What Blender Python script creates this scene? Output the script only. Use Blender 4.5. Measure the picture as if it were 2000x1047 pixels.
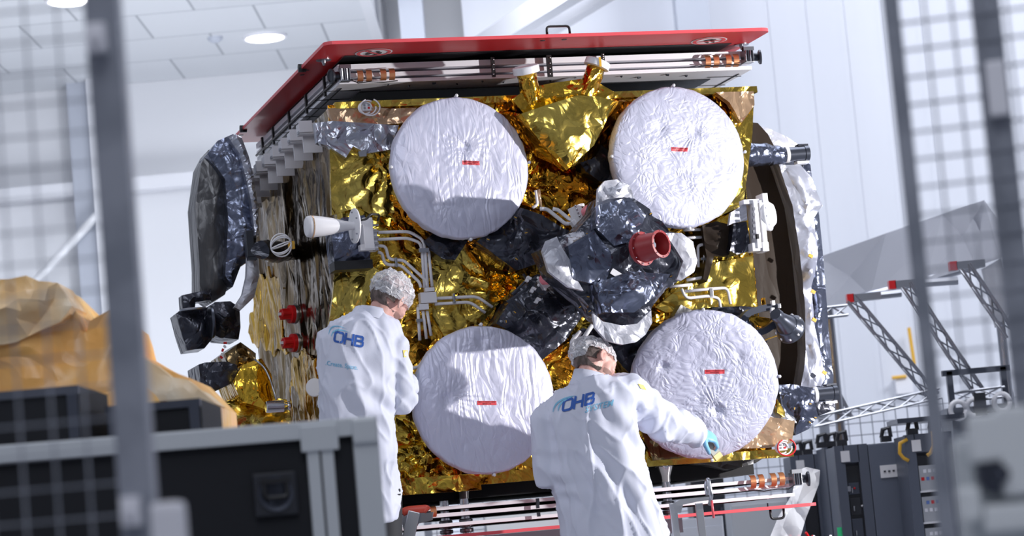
import bpy, bmesh, math, random
from math import sin, cos, tan, pi, radians, sqrt, atan2, exp, hypot
from mathutils import Vector, Matrix, noise
from mathutils.bvhtree import BVHTree
from mathutils.geometry import delaunay_2d_cdt
for o in list(bpy.data.objects): bpy.data.objects.remove(o)
SC = bpy.context.scene
COL = SC.collection
rnd = random.Random(7)

# ---------------------------------------------------------------- camera
FPX = 4900.0
PITCH, ROLL = radians(6.0), radians(5.1)
CAM = Vector((0, 0, 1.3))
fw = Vector((0, cos(PITCH), sin(PITCH)))
r0 = Vector((1, 0, 0)); u0 = Vector((0, -sin(PITCH), cos(PITCH)))
rt = r0*cos(ROLL) - u0*sin(ROLL)
up = r0*sin(ROLL) + u0*cos(ROLL)
cd = bpy.data.cameras.new('camera'); cam = bpy.data.objects.new('camera', cd); COL.objects.link(cam)
cam.matrix_world = Matrix(((rt.x, up.x, -fw.x, CAM.x), (rt.y, up.y, -fw.y, CAM.y), (rt.z, up.z, -fw.z, CAM.z), (0, 0, 0, 1)))
cd.sensor_width = 36; cd.lens = FPX*36/2000; cd.clip_start = .1; cd.clip_end = 200
cd.dof.use_dof = True; cd.dof.focus_distance = 12.9; cd.dof.aperture_fstop = 3.1
SC.camera = cam

# ---------------------------------------------------------------- light
W = bpy.data.worlds.new('world'); SC.world = W; W.use_nodes = True
bg = W.node_tree.nodes['Background']; bg.inputs[0].default_value = (.78, .83, 1, 1); bg.inputs[1].default_value = .21
def lamp(name, kind, loc, target, energy, size, color=(1, 1, 1), size_y=None, spot=None):
    d = bpy.data.lights.new(name, kind); o = bpy.data.objects.new(name, d); COL.objects.link(o)
    d.energy = energy; d.color = color
    if kind == 'AREA':
        d.size = size
        if size_y: d.shape = 'RECTANGLE'; d.size_y = size_y
    else:
        d.shadow_soft_size = size
    if spot: d.spot_size = radians(spot); d.spot_blend = .4
    o.location = loc
    o.rotation_euler = (Vector(target)-Vector(loc)).to_track_quat('-Z', 'Y').to_euler()
    return o
lamp('key_spot', 'SPOT', (5.76, 11.34, 2.5), (.2, 13.1, 2.5), 1650, .06, (1, .97, .96), spot=80)
lamp('fill_front', 'AREA', (-1, 4, 8.4), (-.3, 13, 2.4), 95, 5, (.86, .91, 1), 3)  # added area fill: ambient for the dish covers, not a hall fixture
lamp('fill_left', 'AREA', (-7, 9, 7.4), (0, 14, 2), 120, 3, (.88, .92, 1), 3)  # added soft fill from the left, stands for no particular luminaire
lamp('fill_back', 'AREA', (-2.5, 21, 7.2), (-3, 29, 4.5), 400, 6, (.9, .93, 1), 3)  # unseen fill, added to wash the back wall brighter
lamp('fill_top', 'AREA', (1, 15, 8.6), (1, 17, 0), 380, 6, (.9, .93, 1), 5)  # added overhead ambient fill, standing in for ceiling luminaires
lamp('fill_uplight', 'AREA', (-3.5, 25, .6), (-3, 26.5, 8), 260, 4, (.9, .93, 1), 3)  # added by the floor to brighten the ceiling, no real uplight there
lamp('fill_near', 'AREA', (0, .5, 7.5), (0, 4.5, 1), 150, 4, (.9, .93, 1), 3)  # added above the camera to lift the dark fence and case
lamp('fill_right', 'AREA', (9, 20, 10), (6, 28, 5), 700, 5, (.9, .93, 1), 3)  # extra fill aimed at the partition to brighten it, no real lamp
vs = SC.view_settings; vs.view_transform = 'Standard'; vs.look = 'None'; vs.gamma = 1; vs.use_curve_mapping = False
vs.exposure = 0.2

# ---------------------------------------------------------------- pixel helpers: turn a spot of the photograph into a real place
def ray(x, y): return fw + rt*((x-1000)/FPX) - up*((y-523.5)/FPX)
def at(x, y, Y):
    d = ray(x, y); return CAM + d*(Y/d.y)
PSI = radians(16.5)
ORG = at(640, 205, 12.9); ORG.z = 0
XL = Vector((cos(PSI), sin(PSI), 0)); YL = Vector((-sin(PSI), cos(PSI), 0))
def loc_of(p):
    q = p-ORG; return Vector((q.dot(XL), q.dot(YL), p.z))
def S(x, y, w=0.0):                      # on the plane w metres in front of the satellite's front wall
    d = ray(x, y); t = ((ORG-CAM).dot(YL)-w)/d.dot(YL); return loc_of(CAM+d*t)
def SU(x, y, u=0.0):                     # on the plane parallel to its side wall
    d = ray(x, y); t = ((ORG-CAM).dot(XL)+u)/d.dot(XL); return loc_of(CAM+d*t)
def SZ(x, y, z):                         # on a level plane
    d = ray(x, y); t = (z-CAM.z)/d.z; return loc_of(CAM+d*t)

# ---------------------------------------------------------------- materials
MATS = {}
def nodes_of(m):
    m.use_nodes = True; nt = m.node_tree; nt.nodes.clear()
    out = nt.nodes.new('ShaderNodeOutputMaterial'); b = nt.nodes.new('ShaderNodeBsdfPrincipled')
    nt.links.new(b.outputs[0], out.inputs[0]); return nt, b, out
def mat(name, col, rough=.5, metal=0.0, emit=None, alpha=1.0, bump=None, vary=None, coat=0, trans=0, spec=None):
    m = bpy.data.materials.new(name); nt, b, out = nodes_of(m); MATS[name] = m
    b.inputs['Base Color'].default_value = (*col, 1); b.inputs['Roughness'].default_value = rough
    b.inputs['Metallic'].default_value = metal; b.inputs['Alpha'].default_value = alpha
    b.inputs['Coat Weight'].default_value = coat; b.inputs['Transmission Weight'].default_value = trans
    if spec is not None: b.inputs['Specular IOR Level'].default_value = spec
    if emit: b.inputs['Emission Color'].default_value = (*col, 1); b.inputs['Emission Strength'].default_value = emit
    tc = nt.nodes.new('ShaderNodeTexCoord')
    if vary:                                    # (scale, second colour, stretch)
        mp = nt.nodes.new('ShaderNodeMapping'); mp.inputs['Scale'].default_value = vary[2]
        nz = nt.nodes.new('ShaderNodeTexNoise'); nz.inputs['Scale'].default_value = vary[0]; nz.inputs['Detail'].default_value = 4
        rp = nt.nodes.new('ShaderNodeValToRGB'); rp.color_ramp.elements[0].position = .4; rp.color_ramp.elements[1].position = .6
        rp.color_ramp.elements[0].color = (*col, 1); rp.color_ramp.elements[1].color = (*vary[1], 1)
        nt.links.new(tc.outputs['Object'], mp.inputs[0]); nt.links.new(mp.outputs[0], nz.inputs[0])
        nt.links.new(nz.outputs[0], rp.inputs[0]); nt.links.new(rp.outputs[0], b.inputs['Base Color'])
    if bump:                                    # (scale, distance)
        nz = nt.nodes.new('ShaderNodeTexNoise'); nz.inputs['Scale'].default_value = bump[0]; nz.inputs['Detail'].default_value = 3
        bp = nt.nodes.new('ShaderNodeBump'); bp.inputs['Distance'].default_value = bump[1]
        nt.links.new(tc.outputs['Object'], nz.inputs[0]); nt.links.new(nz.outputs[0], bp.inputs['Height']); nt.links.new(bp.outputs[0], b.inputs['Normal'])
    return m
def foil(name, c1, c2, rough=.2, metal=1.0, scale=7.0, dist=.03, stretch=(1, 1, 1), vscale=2.5, warp=.12, fine=1.0, spec=None, grid=0):
    """crumpled film: flat facets meeting at sharp creases, at three sizes"""
    m = bpy.data.materials.new(name); nt, b, out = nodes_of(m); MATS[name] = m
    N, L = nt.nodes.new, nt.links.new
    b.inputs['Roughness'].default_value = rough; b.inputs['Metallic'].default_value = metal
    if spec is not None: b.inputs['Specular IOR Level'].default_value = spec
    tc = N('ShaderNodeTexCoord')
    mp = N('ShaderNodeMapping'); mp.inputs['Scale'].default_value = stretch; L(tc.outputs['Object'], mp.inputs[0])
    nz = N('ShaderNodeTexNoise'); nz.inputs['Scale'].default_value = 3.5; nz.inputs['Detail'].default_value = 2; L(mp.outputs[0], nz.inputs[0])
    sb = N('ShaderNodeVectorMath'); sb.operation = 'SUBTRACT'; sb.inputs[1].default_value = (.5, .5, .5); L(nz.outputs[1], sb.inputs[0])
    sc = N('ShaderNodeVectorMath'); sc.operation = 'SCALE'; sc.inputs['Scale'].default_value = warp*3; L(sb.outputs[0], sc.inputs[0])
    ad = N('ShaderNodeVectorMath'); ad.operation = 'ADD'; L(mp.outputs[0], ad.inputs[0]); L(sc.outputs[0], ad.inputs[1])
    prev = None
    for k, (s, wgt) in enumerate(((scale, 1.0), (scale*2.6, .20*fine), (scale*7, .035*fine))):
        v = N('ShaderNodeTexVoronoi'); v.feature = 'DISTANCE_TO_EDGE'; v.inputs['Scale'].default_value = s; L(ad.outputs[0], v.inputs['Vector'])
        mm = N('ShaderNodeMath'); mm.operation = 'MULTIPLY_ADD'; mm.inputs[1].default_value = wgt
        L(v.outputs['Distance'], mm.inputs[0])
        if prev: L(prev.outputs[0], mm.inputs[2])
        else: mm.inputs[2].default_value = 0
        prev = mm
    bp = N('ShaderNodeBump'); bp.inputs['Distance'].default_value = dist; L(prev.outputs[0], bp.inputs['Height']); L(bp.outputs[0], b.inputs['Normal'])
    n2 = N('ShaderNodeTexNoise'); n2.inputs['Scale'].default_value = vscale; n2.inputs['Detail'].default_value = 3; L(mp.outputs[0], n2.inputs[0])
    rp = N('ShaderNodeValToRGB'); rp.color_ramp.elements[0].position = .40; rp.color_ramp.elements[1].position = .62
    rp.color_ramp.elements[0].color = (*c1, 1); rp.color_ramp.elements[1].color = (*c2, 1)
    L(n2.outputs[0], rp.inputs[0]); L(rp.outputs[0], b.inputs['Base Color'])
    return m
GOLD = foil('gold_foil', (.72, .50, .075), (.72, .35, .035), .17, scale=3.6, dist=.07)
GOLDB = foil('pale_gold_foil', (.80, .60, .14), (.76, .52, .09), .2, scale=3, dist=.05)
AMBER = foil('amber_foil', (.80, .30, .02), (.85, .50, .05), .17, scale=6, dist=.06)
BRONZE = foil('bronze_film', (.15, .10, .05), (.32, .23, .11), .16, scale=4, dist=.05, stretch=(1, 1, .35), warp=.10, fine=.5)
BROWN = foil('brown_mirror', (.022, .016, .012), (.034, .024, .018), .36, metal=0, spec=.12, scale=2.2, dist=.016, stretch=(1, 1, .3), fine=.6)
SIDEGOLD = foil('side_gold_foil', (.92, .56, .06), (.62, .40, .10), .15, scale=7, dist=.05, stretch=(1, 1, .3))
BLACKF = foil('black_foil', (.035, .038, .055), (.06, .065, .09), .24, metal=.55, scale=5, dist=.045, fine=.8, spec=.9)
NAVYF = foil('steel_blue_foil', (.13, .145, .21), (.21, .235, .32), .26, metal=.9, scale=5, dist=.04, fine=.8)
GREYF = foil('dark_grey_foil', (.10, .10, .105), (.16, .16, .165), .3, metal=.6, scale=3.5, dist=.04, stretch=(1, 1, .4))
RIMF = foil('rim_foil', (.50, .52, .60), (.40, .42, .52), .40, metal=.6, scale=4.5, dist=.03, stretch=(1, 1, .6), fine=.6)
SILVER = foil('silver_foil', (.62, .64, .72), (.48, .50, .58), .28, metal=.85, scale=9, dist=.03)
WHITEF = foil('pale_cloth_foil', (.62, .63, .70), (.52, .53, .60), .45, metal=.35, scale=6, dist=.03)
COVER = foil('dish_cover_cloth', (.64, .65, .80), (.58, .59, .75), .42, metal=.2, scale=24, dist=.0062, warp=.16, fine=.9)
COVER2 = foil('dish_cover_smooth', (.66, .665, .82), (.62, .63, .79), .42, metal=.2, scale=13, dist=.007, stretch=(1.6, 1, .5), warp=.2, fine=.7)
PEACH = foil('peach_film', (.75, .52, .33), (.62, .42, .26), .15, metal=.6, scale=5, dist=.03)
RED = mat('red_paint', (.50, .012, .016), .38)
PINKRED = mat('red_edge_paint', (.78, .10, .12), .35)
REDP = mat('red_plastic', (.62, .012, .015), .3)
DRED = mat('engine_cap_red', (.30, .022, .028), .38)
WHITE = mat('white_enamel', (.80, .80, .84), .35)
WPANEL = mat('white_panel', (.82, .82, .88), .4)
PIPE = mat('pipe_white', (.84, .82, .85), .35)
COPPER = mat('copper_strip', (.72, .32, .16), .32, .8)
CHROME = mat('chrome', (.75, .75, .78), .12, 1)
STEEL = mat('steel', (.42, .43, .47), .3, 1)
DARKM = mat('dark_metal', (.045, .05, .065), .3, .5)
GUN = mat('gunmetal', (.10, .11, .14), .28, .8)
BLACK = mat('black_plastic', (.012, .012, .014), .4)
BLACKP = mat('black_carbon_panel', (.012, .012, .015), .4, spec=.25)
ALU = mat('aluminium', (.60, .61, .64), .35, .9)
GALV = mat('galvanised_steel', (.36, .38, .44), .45, .3, vary=(9, (.26, .28, .33), (1, 1, 1)))
PINKC = mat('pink_cap', (.75, .22, .26), .15, coat=.5)
YEL = mat('kapton_tape', (.75, .42, .04), .3)
GREEN = mat('green_lamp', (.05, .8, .3), .4)
INK = mat('black_ink', (.01, .01, .012), .5)
LABELR = mat('label_red', (.72, .06, .08), .5)
# ---------------------------------------------------------------- mesh helpers
def link(name, me, m=None, parent=None, smooth=False):
    o = bpy.data.objects.new(name, me); COL.objects.link(o)
    if m is not None and not me.materials: me.materials.append(m)
    if parent is not None: o.parent = parent
    if smooth: me.polygons.foreach_set('use_smooth', [True]*len(me.polygons))
    return o
def ob(name, bm, m=None, parent=None, smooth=False, auto=None):
    bmesh.ops.recalc_face_normals(bm, faces=bm.faces)
    if auto is not None:
        for f in bm.faces: f.smooth = True
        for e in bm.edges:
            if len(e.link_faces) == 2 and e.calc_face_angle(0) > radians(auto): e.smooth = False
    me = bpy.data.meshes.new(name); bm.to_mesh(me); bm.free()
    return link(name, me, m, parent, smooth)
def NB(): return bmesh.new()
def tag(o, label=None, cat=None, group=None, kind=None):
    if label: o['label'] = label
    if cat: o['category'] = cat
    if group: o['group'] = group
    if kind: o['kind'] = kind
    return o
def thing(name, loc, label, cat, group=None, rz=0):
    o = bpy.data.objects.new(name, None); COL.objects.link(o); o.location = loc; o.rotation_euler = (0, 0, rz)
    return tag(o, label, cat, group)
def rebase(o):
    """keep a mesh built in world coordinates where it is, under a parent that stands at its own base"""
    return o
def box(bm, c, s, R=None, bev=0):
    r = bmesh.ops.create_cube(bm, size=1); vs_ = r['verts']
    for v in vs_:
        p = Vector((v.co.x*s[0], v.co.y*s[1], v.co.z*s[2]))
        if R is not None: p = R @ p
        v.co = p+Vector(c)
    if bev:
        es = list({e for v in vs_ for e in v.link_edges})
        bmesh.ops.bevel(bm, geom=es, offset=bev, segments=2, affect='EDGES', profile=.7)
    return vs_
def frame_of(d):
    d = d.normalized(); a = Vector((0, 0, 1)) if abs(d.z) < .9 else Vector((1, 0, 0))
    e1 = d.cross(a).normalized(); return e1, d.cross(e1).normalized(), d
def ringtube(bm, rings, cap=True, close=False):
    R = [[bm.verts.new(p) for p in r] for r in rings]; n = len(R[0])
    for a, b in zip(R[:-1], R[1:]):
        for i in range(n):
            bm.faces.new((a[i], a[(i+1) % n], b[(i+1) % n], b[i]))
    if cap:
        bm.faces.new(R[0][::-1]); bm.faces.new(R[-1])
    return R
def tube(bm, pts, r, n=8, cap=True):
    pts = [Vector(p) for p in pts]; rings = []
    e1 = None
    for i, p in enumerate(pts):
        d = (pts[min(i+1, len(pts)-1)]-pts[max(i-1, 0)]).normalized()
        if e1 is None: e1 = frame_of(d)[0]
        e1 = (e1-d*e1.dot(d)).normalized(); e2 = d.cross(e1)
        rr = r[i] if isinstance(r, (list, tuple)) else r
        if 0 < i < len(pts)-1:
            c = (pts[i+1]-p).normalized().dot((p-pts[i-1]).normalized()); rr = rr/max(.75, sqrt(max(.01, (1+c)/2)))
        rings.append([p+e1*cos(2*pi*k/n)*rr+e2*sin(2*pi*k/n)*rr for k in range(n)])
    ringtube(bm, rings, cap)
def soften(pts, rad=.02, n=4):
    """round the corners of a pipe run"""
    pts = [Vector(p) for p in pts]; out = [pts[0]]
    for a, b, c in zip(pts[:-2], pts[1:-1], pts[2:]):
        d1 = a-b; d2 = c-b; r = min(rad, d1.length*.45, d2.length*.45)
        p, q = b+d1.normalized()*r, b+d2.normalized()*r
        for k in range(n+1):
            t = k/n; out.append(p*(1-t)**2+b*2*t*(1-t)+q*t*t)
    out.append(pts[-1]); return out
def cyl(bm, a, b, ra, rb=None, n=20, cap=True): tube2(bm, a, b, ra, ra if rb is None else rb, n, cap)
def tube2(bm, a, b, ra, rb, n, cap=True):
    a, b = Vector(a), Vector(b); e1, e2, d = frame_of(b-a)
    ringtube(bm, [[p+e1*cos(2*pi*k/n)*r+e2*sin(2*pi*k/n)*r for k in range(n)] for p, r in ((a, ra), (b, rb))], cap)
def lathe(bm, a, axis, prof, n=32, cap=True):
    """prof: (distance along the axis, radius)"""
    a = Vector(a); e1, e2, d = frame_of(Vector(axis))
    ringtube(bm, [[a+d*t+e1*cos(2*pi*k/n)*r+e2*sin(2*pi*k/n)*r for k in range(n)] for t, r in prof], cap)
def ball(bm, c, s, R=None, seg=16):
    r = bmesh.ops.create_uvsphere(bm, u_segments=seg, v_segments=max(6, seg*2//3), radius=1)
    for v in r['verts']:
        p = Vector((v.co.x*s[0], v.co.y*s[1], v.co.z*s[2]))
        if R is not None: p = R @ p
        v.co = p+Vector(c)
def prism(bm, pts, off):
    """a flat outline given depth by a vector"""
    A = [bm.verts.new(p) for p in pts]; B = [bm.verts.new(Vector(p)+Vector(off)) for p in pts]; n = len(A)
    bm.faces.new(A); bm.faces.new(B[::-1])
    for i in range(n): bm.faces.new((A[i], B[i], B[(i+1) % n], A[(i+1) % n]))
def crease(p, s):
    d = noise.voronoi(p*s)[0]; return min(1.0, d[1]-d[0])
def crumple(p, s): return crease(p, s)*.72+crease(p+Vector((3.1, 1.7, 5.3)), s*2.3)*.20+crease(p+Vector((9.1, 4.7, 1.3)), s*5)*.07
def dist_poly(x, y, P):
    best = 9e9
    for (ax, ay), (bx, by) in zip(P, P[1:]+P[:1]):
        dx, dy = bx-ax, by-ay; L = dx*dx+dy*dy
        t = max(0, min(1, ((x-ax)*dx+(y-ay)*dy)/L)) if L else 0
        best = min(best, (x-ax-dx*t)**2+(y-ay-dy*t)**2)
    return sqrt(best)
def inside(x, y, P):
    c = False
    for (ax, ay), (bx, by) in zip(P, P[1:]+P[:1]):
        if (ay > y) != (by > y) and x < (bx-ax)*(y-ay)/(by-ay)+ax: c = not c
    return c
FRONT = (Vector((0, 0, 0)), Vector((1, 0, 0)), Vector((0, 0, 1)), Vector((0, -1, 0)))
def sheet(name, P, m, parent, w0=0.0, thick=.05, sp=.02, amp=.02, cs=6.0, bulge=.0, bw=.08, frame=FRONT, ragged=.0, fold=None, stretch=None, seed=0, dome=0, extra=None):
    """a crumpled sheet of film with thickness, filling the outline P in the given plane"""
    o, e1, e2, nn = frame; R = random.Random(len(P)*13+seed)
    P = [(float(a), float(b)) for a, b in P]
    Q = []
    for (ax, ay), (bx, by) in zip(P, P[1:]+P[:1]):
        L = hypot(bx-ax, by-ay); n = max(1, int(L/sp))
        for k in range(n):
            t = k/n; x, y = ax+(bx-ax)*t, ay+(by-ay)*t
            if ragged:
                q = Vector((x*9, y*9, seed)); x += noise.noise(q)*ragged; y += noise.noise(q+Vector((7, 3, 1)))*ragged
            Q.append((x, y))
    x0, x1 = min(q[0] for q in Q), max(q[0] for q in Q); y0, y1 = min(q[1] for q in Q), max(q[1] for q in Q)
    inn = []
    j = 0; y = y0
    while y < y1:
        x = x0+(sp/2 if j % 2 else 0)
        while x < x1:
            xx, yy = x+R.uniform(-.3, .3)*sp, y+R.uniform(-.3, .3)*sp
            if inside(xx, yy, Q): inn.append((xx, yy))
            x += sp
        y += sp*.87; j += 1
    pts = [Vector(q) for q in Q]; nb = len(Q)
    gr = {}
    for i, q in enumerate(Q): gr.setdefault((int(q[0]//sp), int(q[1]//sp)), []).append(q)
    for q in inn:
        cx, cy = int(q[0]//sp), int(q[1]//sp); ok = True
        for dx in (-1, 0, 1):
            for dy in (-1, 0, 1):
                for b in gr.get((cx+dx, cy+dy), ()):
                    if (b[0]-q[0])**2+(b[1]-q[1])**2 < (.45*sp)**2: ok = False
        if ok: pts.append(Vector(q))
    r = delaunay_2d_cdt(pts, [(i, (i+1) % nb) for i in range(nb)], [list(range(nb))], 1, 1e-5)
    vo, fo = r[0], r[2]; ov = r[3]
    bset = [any(k < nb for k in ov[i]) for i in range(len(vo))]
    verts = []
    mm = 0
    for i, v in enumerate(vo):
        x, y = v.x, v.y; d = 0 if bset[i] else dist_poly(x, y, P)
        h = bulge*(1-exp(-(d/bw)**1.3)) if bulge else 0
        if dome: h += dome*min(1, d/(bw*3))**.7
        p3 = o+e1*x+e2*y
        q = Vector((p3.x*(stretch[0] if stretch else 1), p3.y*(stretch[1] if stretch else 1), p3.z*(stretch[2] if stretch else 1)))+Vector((seed*1.3, 0, seed*.7))
        wob = noise.noise_vector(q*2.2)*.25
        h += amp*(crumple(q+wob, cs)*2-.6)*(1 if amp < .004 else min(1, .35+d/.03))
        if fold: h += fold(x, y)
        if extra: h += extra(x, y, d)
        verts.append(p3+nn*(w0+h))
    faces = [list(f) for f in fo]
    # border wall and back
    edge = {}
    for f in faces:
        for a, b in zip(f, f[1:]+f[:1]):
            if (b, a) in edge: del edge[(b, a)]
            else: edge[(a, b)] = 1
    bk = {}
    for a, b in edge:
        for k in (a, b):
            if k not in bk:
                p3 = o+e1*vo[k].x+e2*vo[k].y
                bk[k] = len(verts); verts.append(p3+nn*(w0-thick))
    for a, b in edge: faces.append([b, a, bk[a], bk[b]])
    nxt = {a: b for a, b in edge}
    st = next(iter(nxt)); loop = [st]; k = nxt[st]
    while k != st and len(loop) < len(nxt)+1: loop.append(k); k = nxt.get(k, st)
    if len(loop) > 2: faces.append([bk[k] for k in loop][::-1])
    me = bpy.data.meshes.new(name); me.from_pydata([tuple(v) for v in verts], [], faces); me.validate(); me.update()
    bm = NB(); bm.from_mesh(me); bpy.data.meshes.remove(me)
    return ob(name, bm, m, parent, auto=38)
def pz(P, w): return [(S(x, y, w).x, S(x, y, w).z) for x, y in P]
def psheet(name, P, m, parent, w0=0.0, **k): return sheet(name, pz(P, w0), m, parent, w0=w0, **k)
def foil_tube(bm, pts, r, n=18, amp=.006, cs=14, sub=8, seed=0):
    """crumpled wrap round a run of radii"""
    pts = [Vector(p) for p in pts]; A = []; rr = []
    for i in range(len(pts)-1):
        for k in range(sub):
            t = k/sub; A.append(pts[i].lerp(pts[i+1], t)); rr.append(r[i]*(1-t)+r[i+1]*t)
    A.append(pts[-1]); rr.append(r[-1]); rings = []; e1 = None
    for i, p in enumerate(A):
        d = (A[min(i+1, len(A)-1)]-A[max(i-1, 0)]).normalized()
        if e1 is None: e1 = frame_of(d)[0]
        e1 = (e1-d*e1.dot(d)).normalized(); e2 = d.cross(e1); ring = []
        for k in range(n):
            q = p+(e1*cos(2*pi*k/n)+e2*sin(2*pi*k/n))*rr[i]
            h = amp*(crumple(q+Vector((seed, 0, 0)), cs)*2-.6)
            ring.append(p+(e1*cos(2*pi*k/n)+e2*sin(2*pi*k/n))*(rr[i]+h))
        rings.append(ring)
    ringtube(bm, rings)
def remeshed(name, bm, voxel, smooth_it=2, m=None, parent=None, disp=None, factor=.5):
    """fuse overlapping closed shapes into one continuous skin"""
    bmesh.ops.recalc_face_normals(bm, faces=bm.faces)
    me = bpy.data.meshes.new('tmp'); bm.to_mesh(me); bm.free()
    t = bpy.data.objects.new('tmp', me); COL.objects.link(t)
    md = t.modifiers.new('r', 'REMESH'); md.mode = 'VOXEL'; md.voxel_size = voxel; md.use_smooth_shade = True
    if smooth_it:
        ms = t.modifiers.new('s', 'SMOOTH'); ms.iterations = smooth_it; ms.factor = factor
    dg = bpy.context.evaluated_depsgraph_get(); dg.update()
    me2 = bpy.data.meshes.new_from_object(t.evaluated_get(dg)); me2.name = name
    bpy.data.objects.remove(t); bpy.data.meshes.remove(me)
    if disp:
        nrm = [v.normal.copy() for v in me2.vertices]
        for v, nv in zip(me2.vertices, nrm): v.co = v.co+nv*disp(v.co, nv)
        me2.update()
    me2.materials.clear()
    return link(name, me2, m, parent, smooth=True)
def text_flat(s, size, bold=0.0, extrude=0):
    c = bpy.data.curves.new('t', 'FONT'); c.body = s; c.size = size; c.align_x = 'CENTER'; c.align_y = 'CENTER'; c.offset = bold; c.extrude = extrude; c.resolution_u = 3
    t = bpy.data.objects.new('t', c); COL.objects.link(t)
    dg = bpy.context.evaluated_depsgraph_get(); dg.update()
    me = bpy.data.meshes.new_from_object(t.evaluated_get(dg))
    V = [v.co.copy() for v in me.vertices]; F = [list(p.vertices) for p in me.polygons]
    bpy.data.objects.remove(t); bpy.data.curves.remove(c); bpy.data.meshes.remove(me)
    return V, F
def add_vf(bm, V, F, M=None):
    vs_ = [bm.verts.new((M @ v) if M else v) for v in V]
    for f in F:
        try: bm.faces.new([vs_[i] for i in f])
        except ValueError: pass
# ================================================================ the hall
WALLM = mat('hall_wall_paint', (.70, .71, .74), .6)
WALLR = mat('hall_partition', (.68, .70, .76), .5, vary=(1.2, (.65, .67, .73), (1, 1, .15)))
def struct(name, bm, m): return tag(ob(name, bm, m), kind='structure')
YB, CZ = 30.0, at(400, 150, 30.0).z
XE = at(738, 60, 30.0).x
def tiles():
    m = bpy.data.materials.new('ceiling_tiles'); nt, b, out = nodes_of(m); N, L = nt.nodes.new, nt.links.new
    tc = N('ShaderNodeTexCoord'); br = N('ShaderNodeTexBrick'); br.offset = .5
    br.inputs['Color1'].default_value = (.66, .68, .71, 1); br.inputs['Color2'].default_value = (.62, .64, .67, 1); br.inputs['Mortar'].default_value = (.36, .38, .41, 1)
    br.inputs['Scale'].default_value = 1; br.inputs['Mortar Size'].default_value = .014; br.inputs['Brick Width'].default_value = 1.25; br.inputs['Row Height'].default_value = 1.25
    L(tc.outputs['Object'], br.inputs[0]); L(br.outputs[0], b.inputs['Base Color']); b.inputs['Roughness'].default_value = .7
    return m
bm = NB(); box(bm, (0, 11, -.05), (30, 42, .1)); struct('floor', bm, mat('floor_coating', (.42, .44, .48), .25, vary=(.8, (.38, .40, .44), (1, 1, 1))))
bm = NB(); box(bm, ((-12+XE)/2, 20, CZ+.05), (XE+12, 20.4, .1)); struct('ceiling', bm, tiles())
bm = NB(); box(bm, (XE+7.5, 20, 13.05), (15.2, 20.4, .1)); struct('ceiling', bm, WALLM)
bm = NB(); box(bm, (XE+.06, 20, CZ+2.5), (.12, 20.4, 13.0-CZ+1.0)); v = struct('wall_upper', bm, WALLM); v.location.z = (13.0-CZ)/2-2.5+.45
bm = NB(); box(bm, (1, YB+.1, 6.5), (27, .2, 13)); struct('wall_back', bm, WALLM)
bm = NB(); box(bm, (-12.1, 11, 6.5), (.2, 42, 13)); struct('wall_left', bm, WALLM)
bm = NB(); box(bm, (14.1, 11, 6.5), (.2, 42, 13)); struct('wall_right', bm, WALLM)
# wall dressing: rail, posts and piers standing on the back wall
def vband(name, x0, x1, ytop, ybot, m, dep=.25, Y=YB):
    a, b = at(x0, ytop, Y-dep), at(x1, ytop, Y-dep); c = at((x0+x1)/2, ybot, Y-dep)
    bm = NB(); z1 = min(13, a.z); z0 = 0
    box(bm, ((a.x+b.x)/2, Y-dep/2, (z0+z1)/2), (abs(b.x-a.x), dep, z1-z0)); return struct(name, bm, m)
GP = mat('grey_pier', (.46, .49, .56), .5); LP_ = mat('light_pier', (.74, .75, .79), .5)
bm = NB(); p = at(800, 0, 27); box(bm, (p.x, 27.3, 6.5), (.26, .5, 13)); struct('trim_1', bm, GP)
bm = NB(); p = at(1352, 0, 27); box(bm, (p.x, 27.3, 6.5), (.36, .5, 13)); struct('trim_2', bm, GP)
bm = NB(); p = at(1175, 0, 27); box(bm, (p.x, 28.5, 6.5), (.3, 1.0, 13)); struct('trim_3', bm, GP)
PX = at(905, 60, 27.6).x
bm = NB(); box(bm, ((PX+14)/2, 28.0, 6.5), (14-PX, .1, 13)); struct('wall_partition', bm, WALLR)
for k in range(5):
    bm = NB(); x = at(1560+k*75, 300, 27.9).x; box(bm, (x, 27.945, 6.5), (.35, .01, 13)); struct('trim_%d' % (k+4), bm, WALLR)
a, b = at(-40, 388, 29.8), at(390, 382, 29.8)
bm = NB(); box(bm, (-4.5, 29.85, a.z), (14.6, .3, .16)); struct('trim_10', bm, LP_)
bm = NB(); p = at(193, 300, 29.6); box(bm, (p.x, 29.7, CZ/2), (.14, .5, CZ)); struct('trim_11', bm, LP_)
bm = NB(); box(bm, (p.x-.22, 29.8, CZ/2), (.25, .3, CZ)); struct('trim_12', bm, GP)
BRC = mat('brace_paint', (.78, .79, .82), .5)
bm = NB(); cyl(bm, at(190, 420, 29.5), at(60, 560, 29.5), .05, n=10); tag(ob('wall_brace', bm, BRC), 'white diagonal brace on the back wall behind the wire fence', 'brace')
# crane girders running toward us
def girder(p0, p1, Y0, Y1, h, w, label):
    a, b = at(*p0, Y0), at(*p1, Y1); d = (b-a); bm = NB()
    s = Vector((w/2, 0, 0)); u = Vector((0, 0, h/2))
    ringtube(bm, [[a-s-u, a+s-u, a+s+u, a-s+u], [b-s-u, b+s-u, b+s+u, b-s+u]])
    g = ob('crane_girder', bm, LP_); tag(g, label, 'girder', kind=None); return g
girder((935, 95), (1130, -30), 27.5, 21, .22, .16, 'white overhead girder, the nearer left one of the sloping pair above the red plate')
girder((1010, 95), (1190, -20), 27.5, 21, .16, .12, 'thin white overhead girder, the right one of the sloping pair above the red plate')
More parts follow.
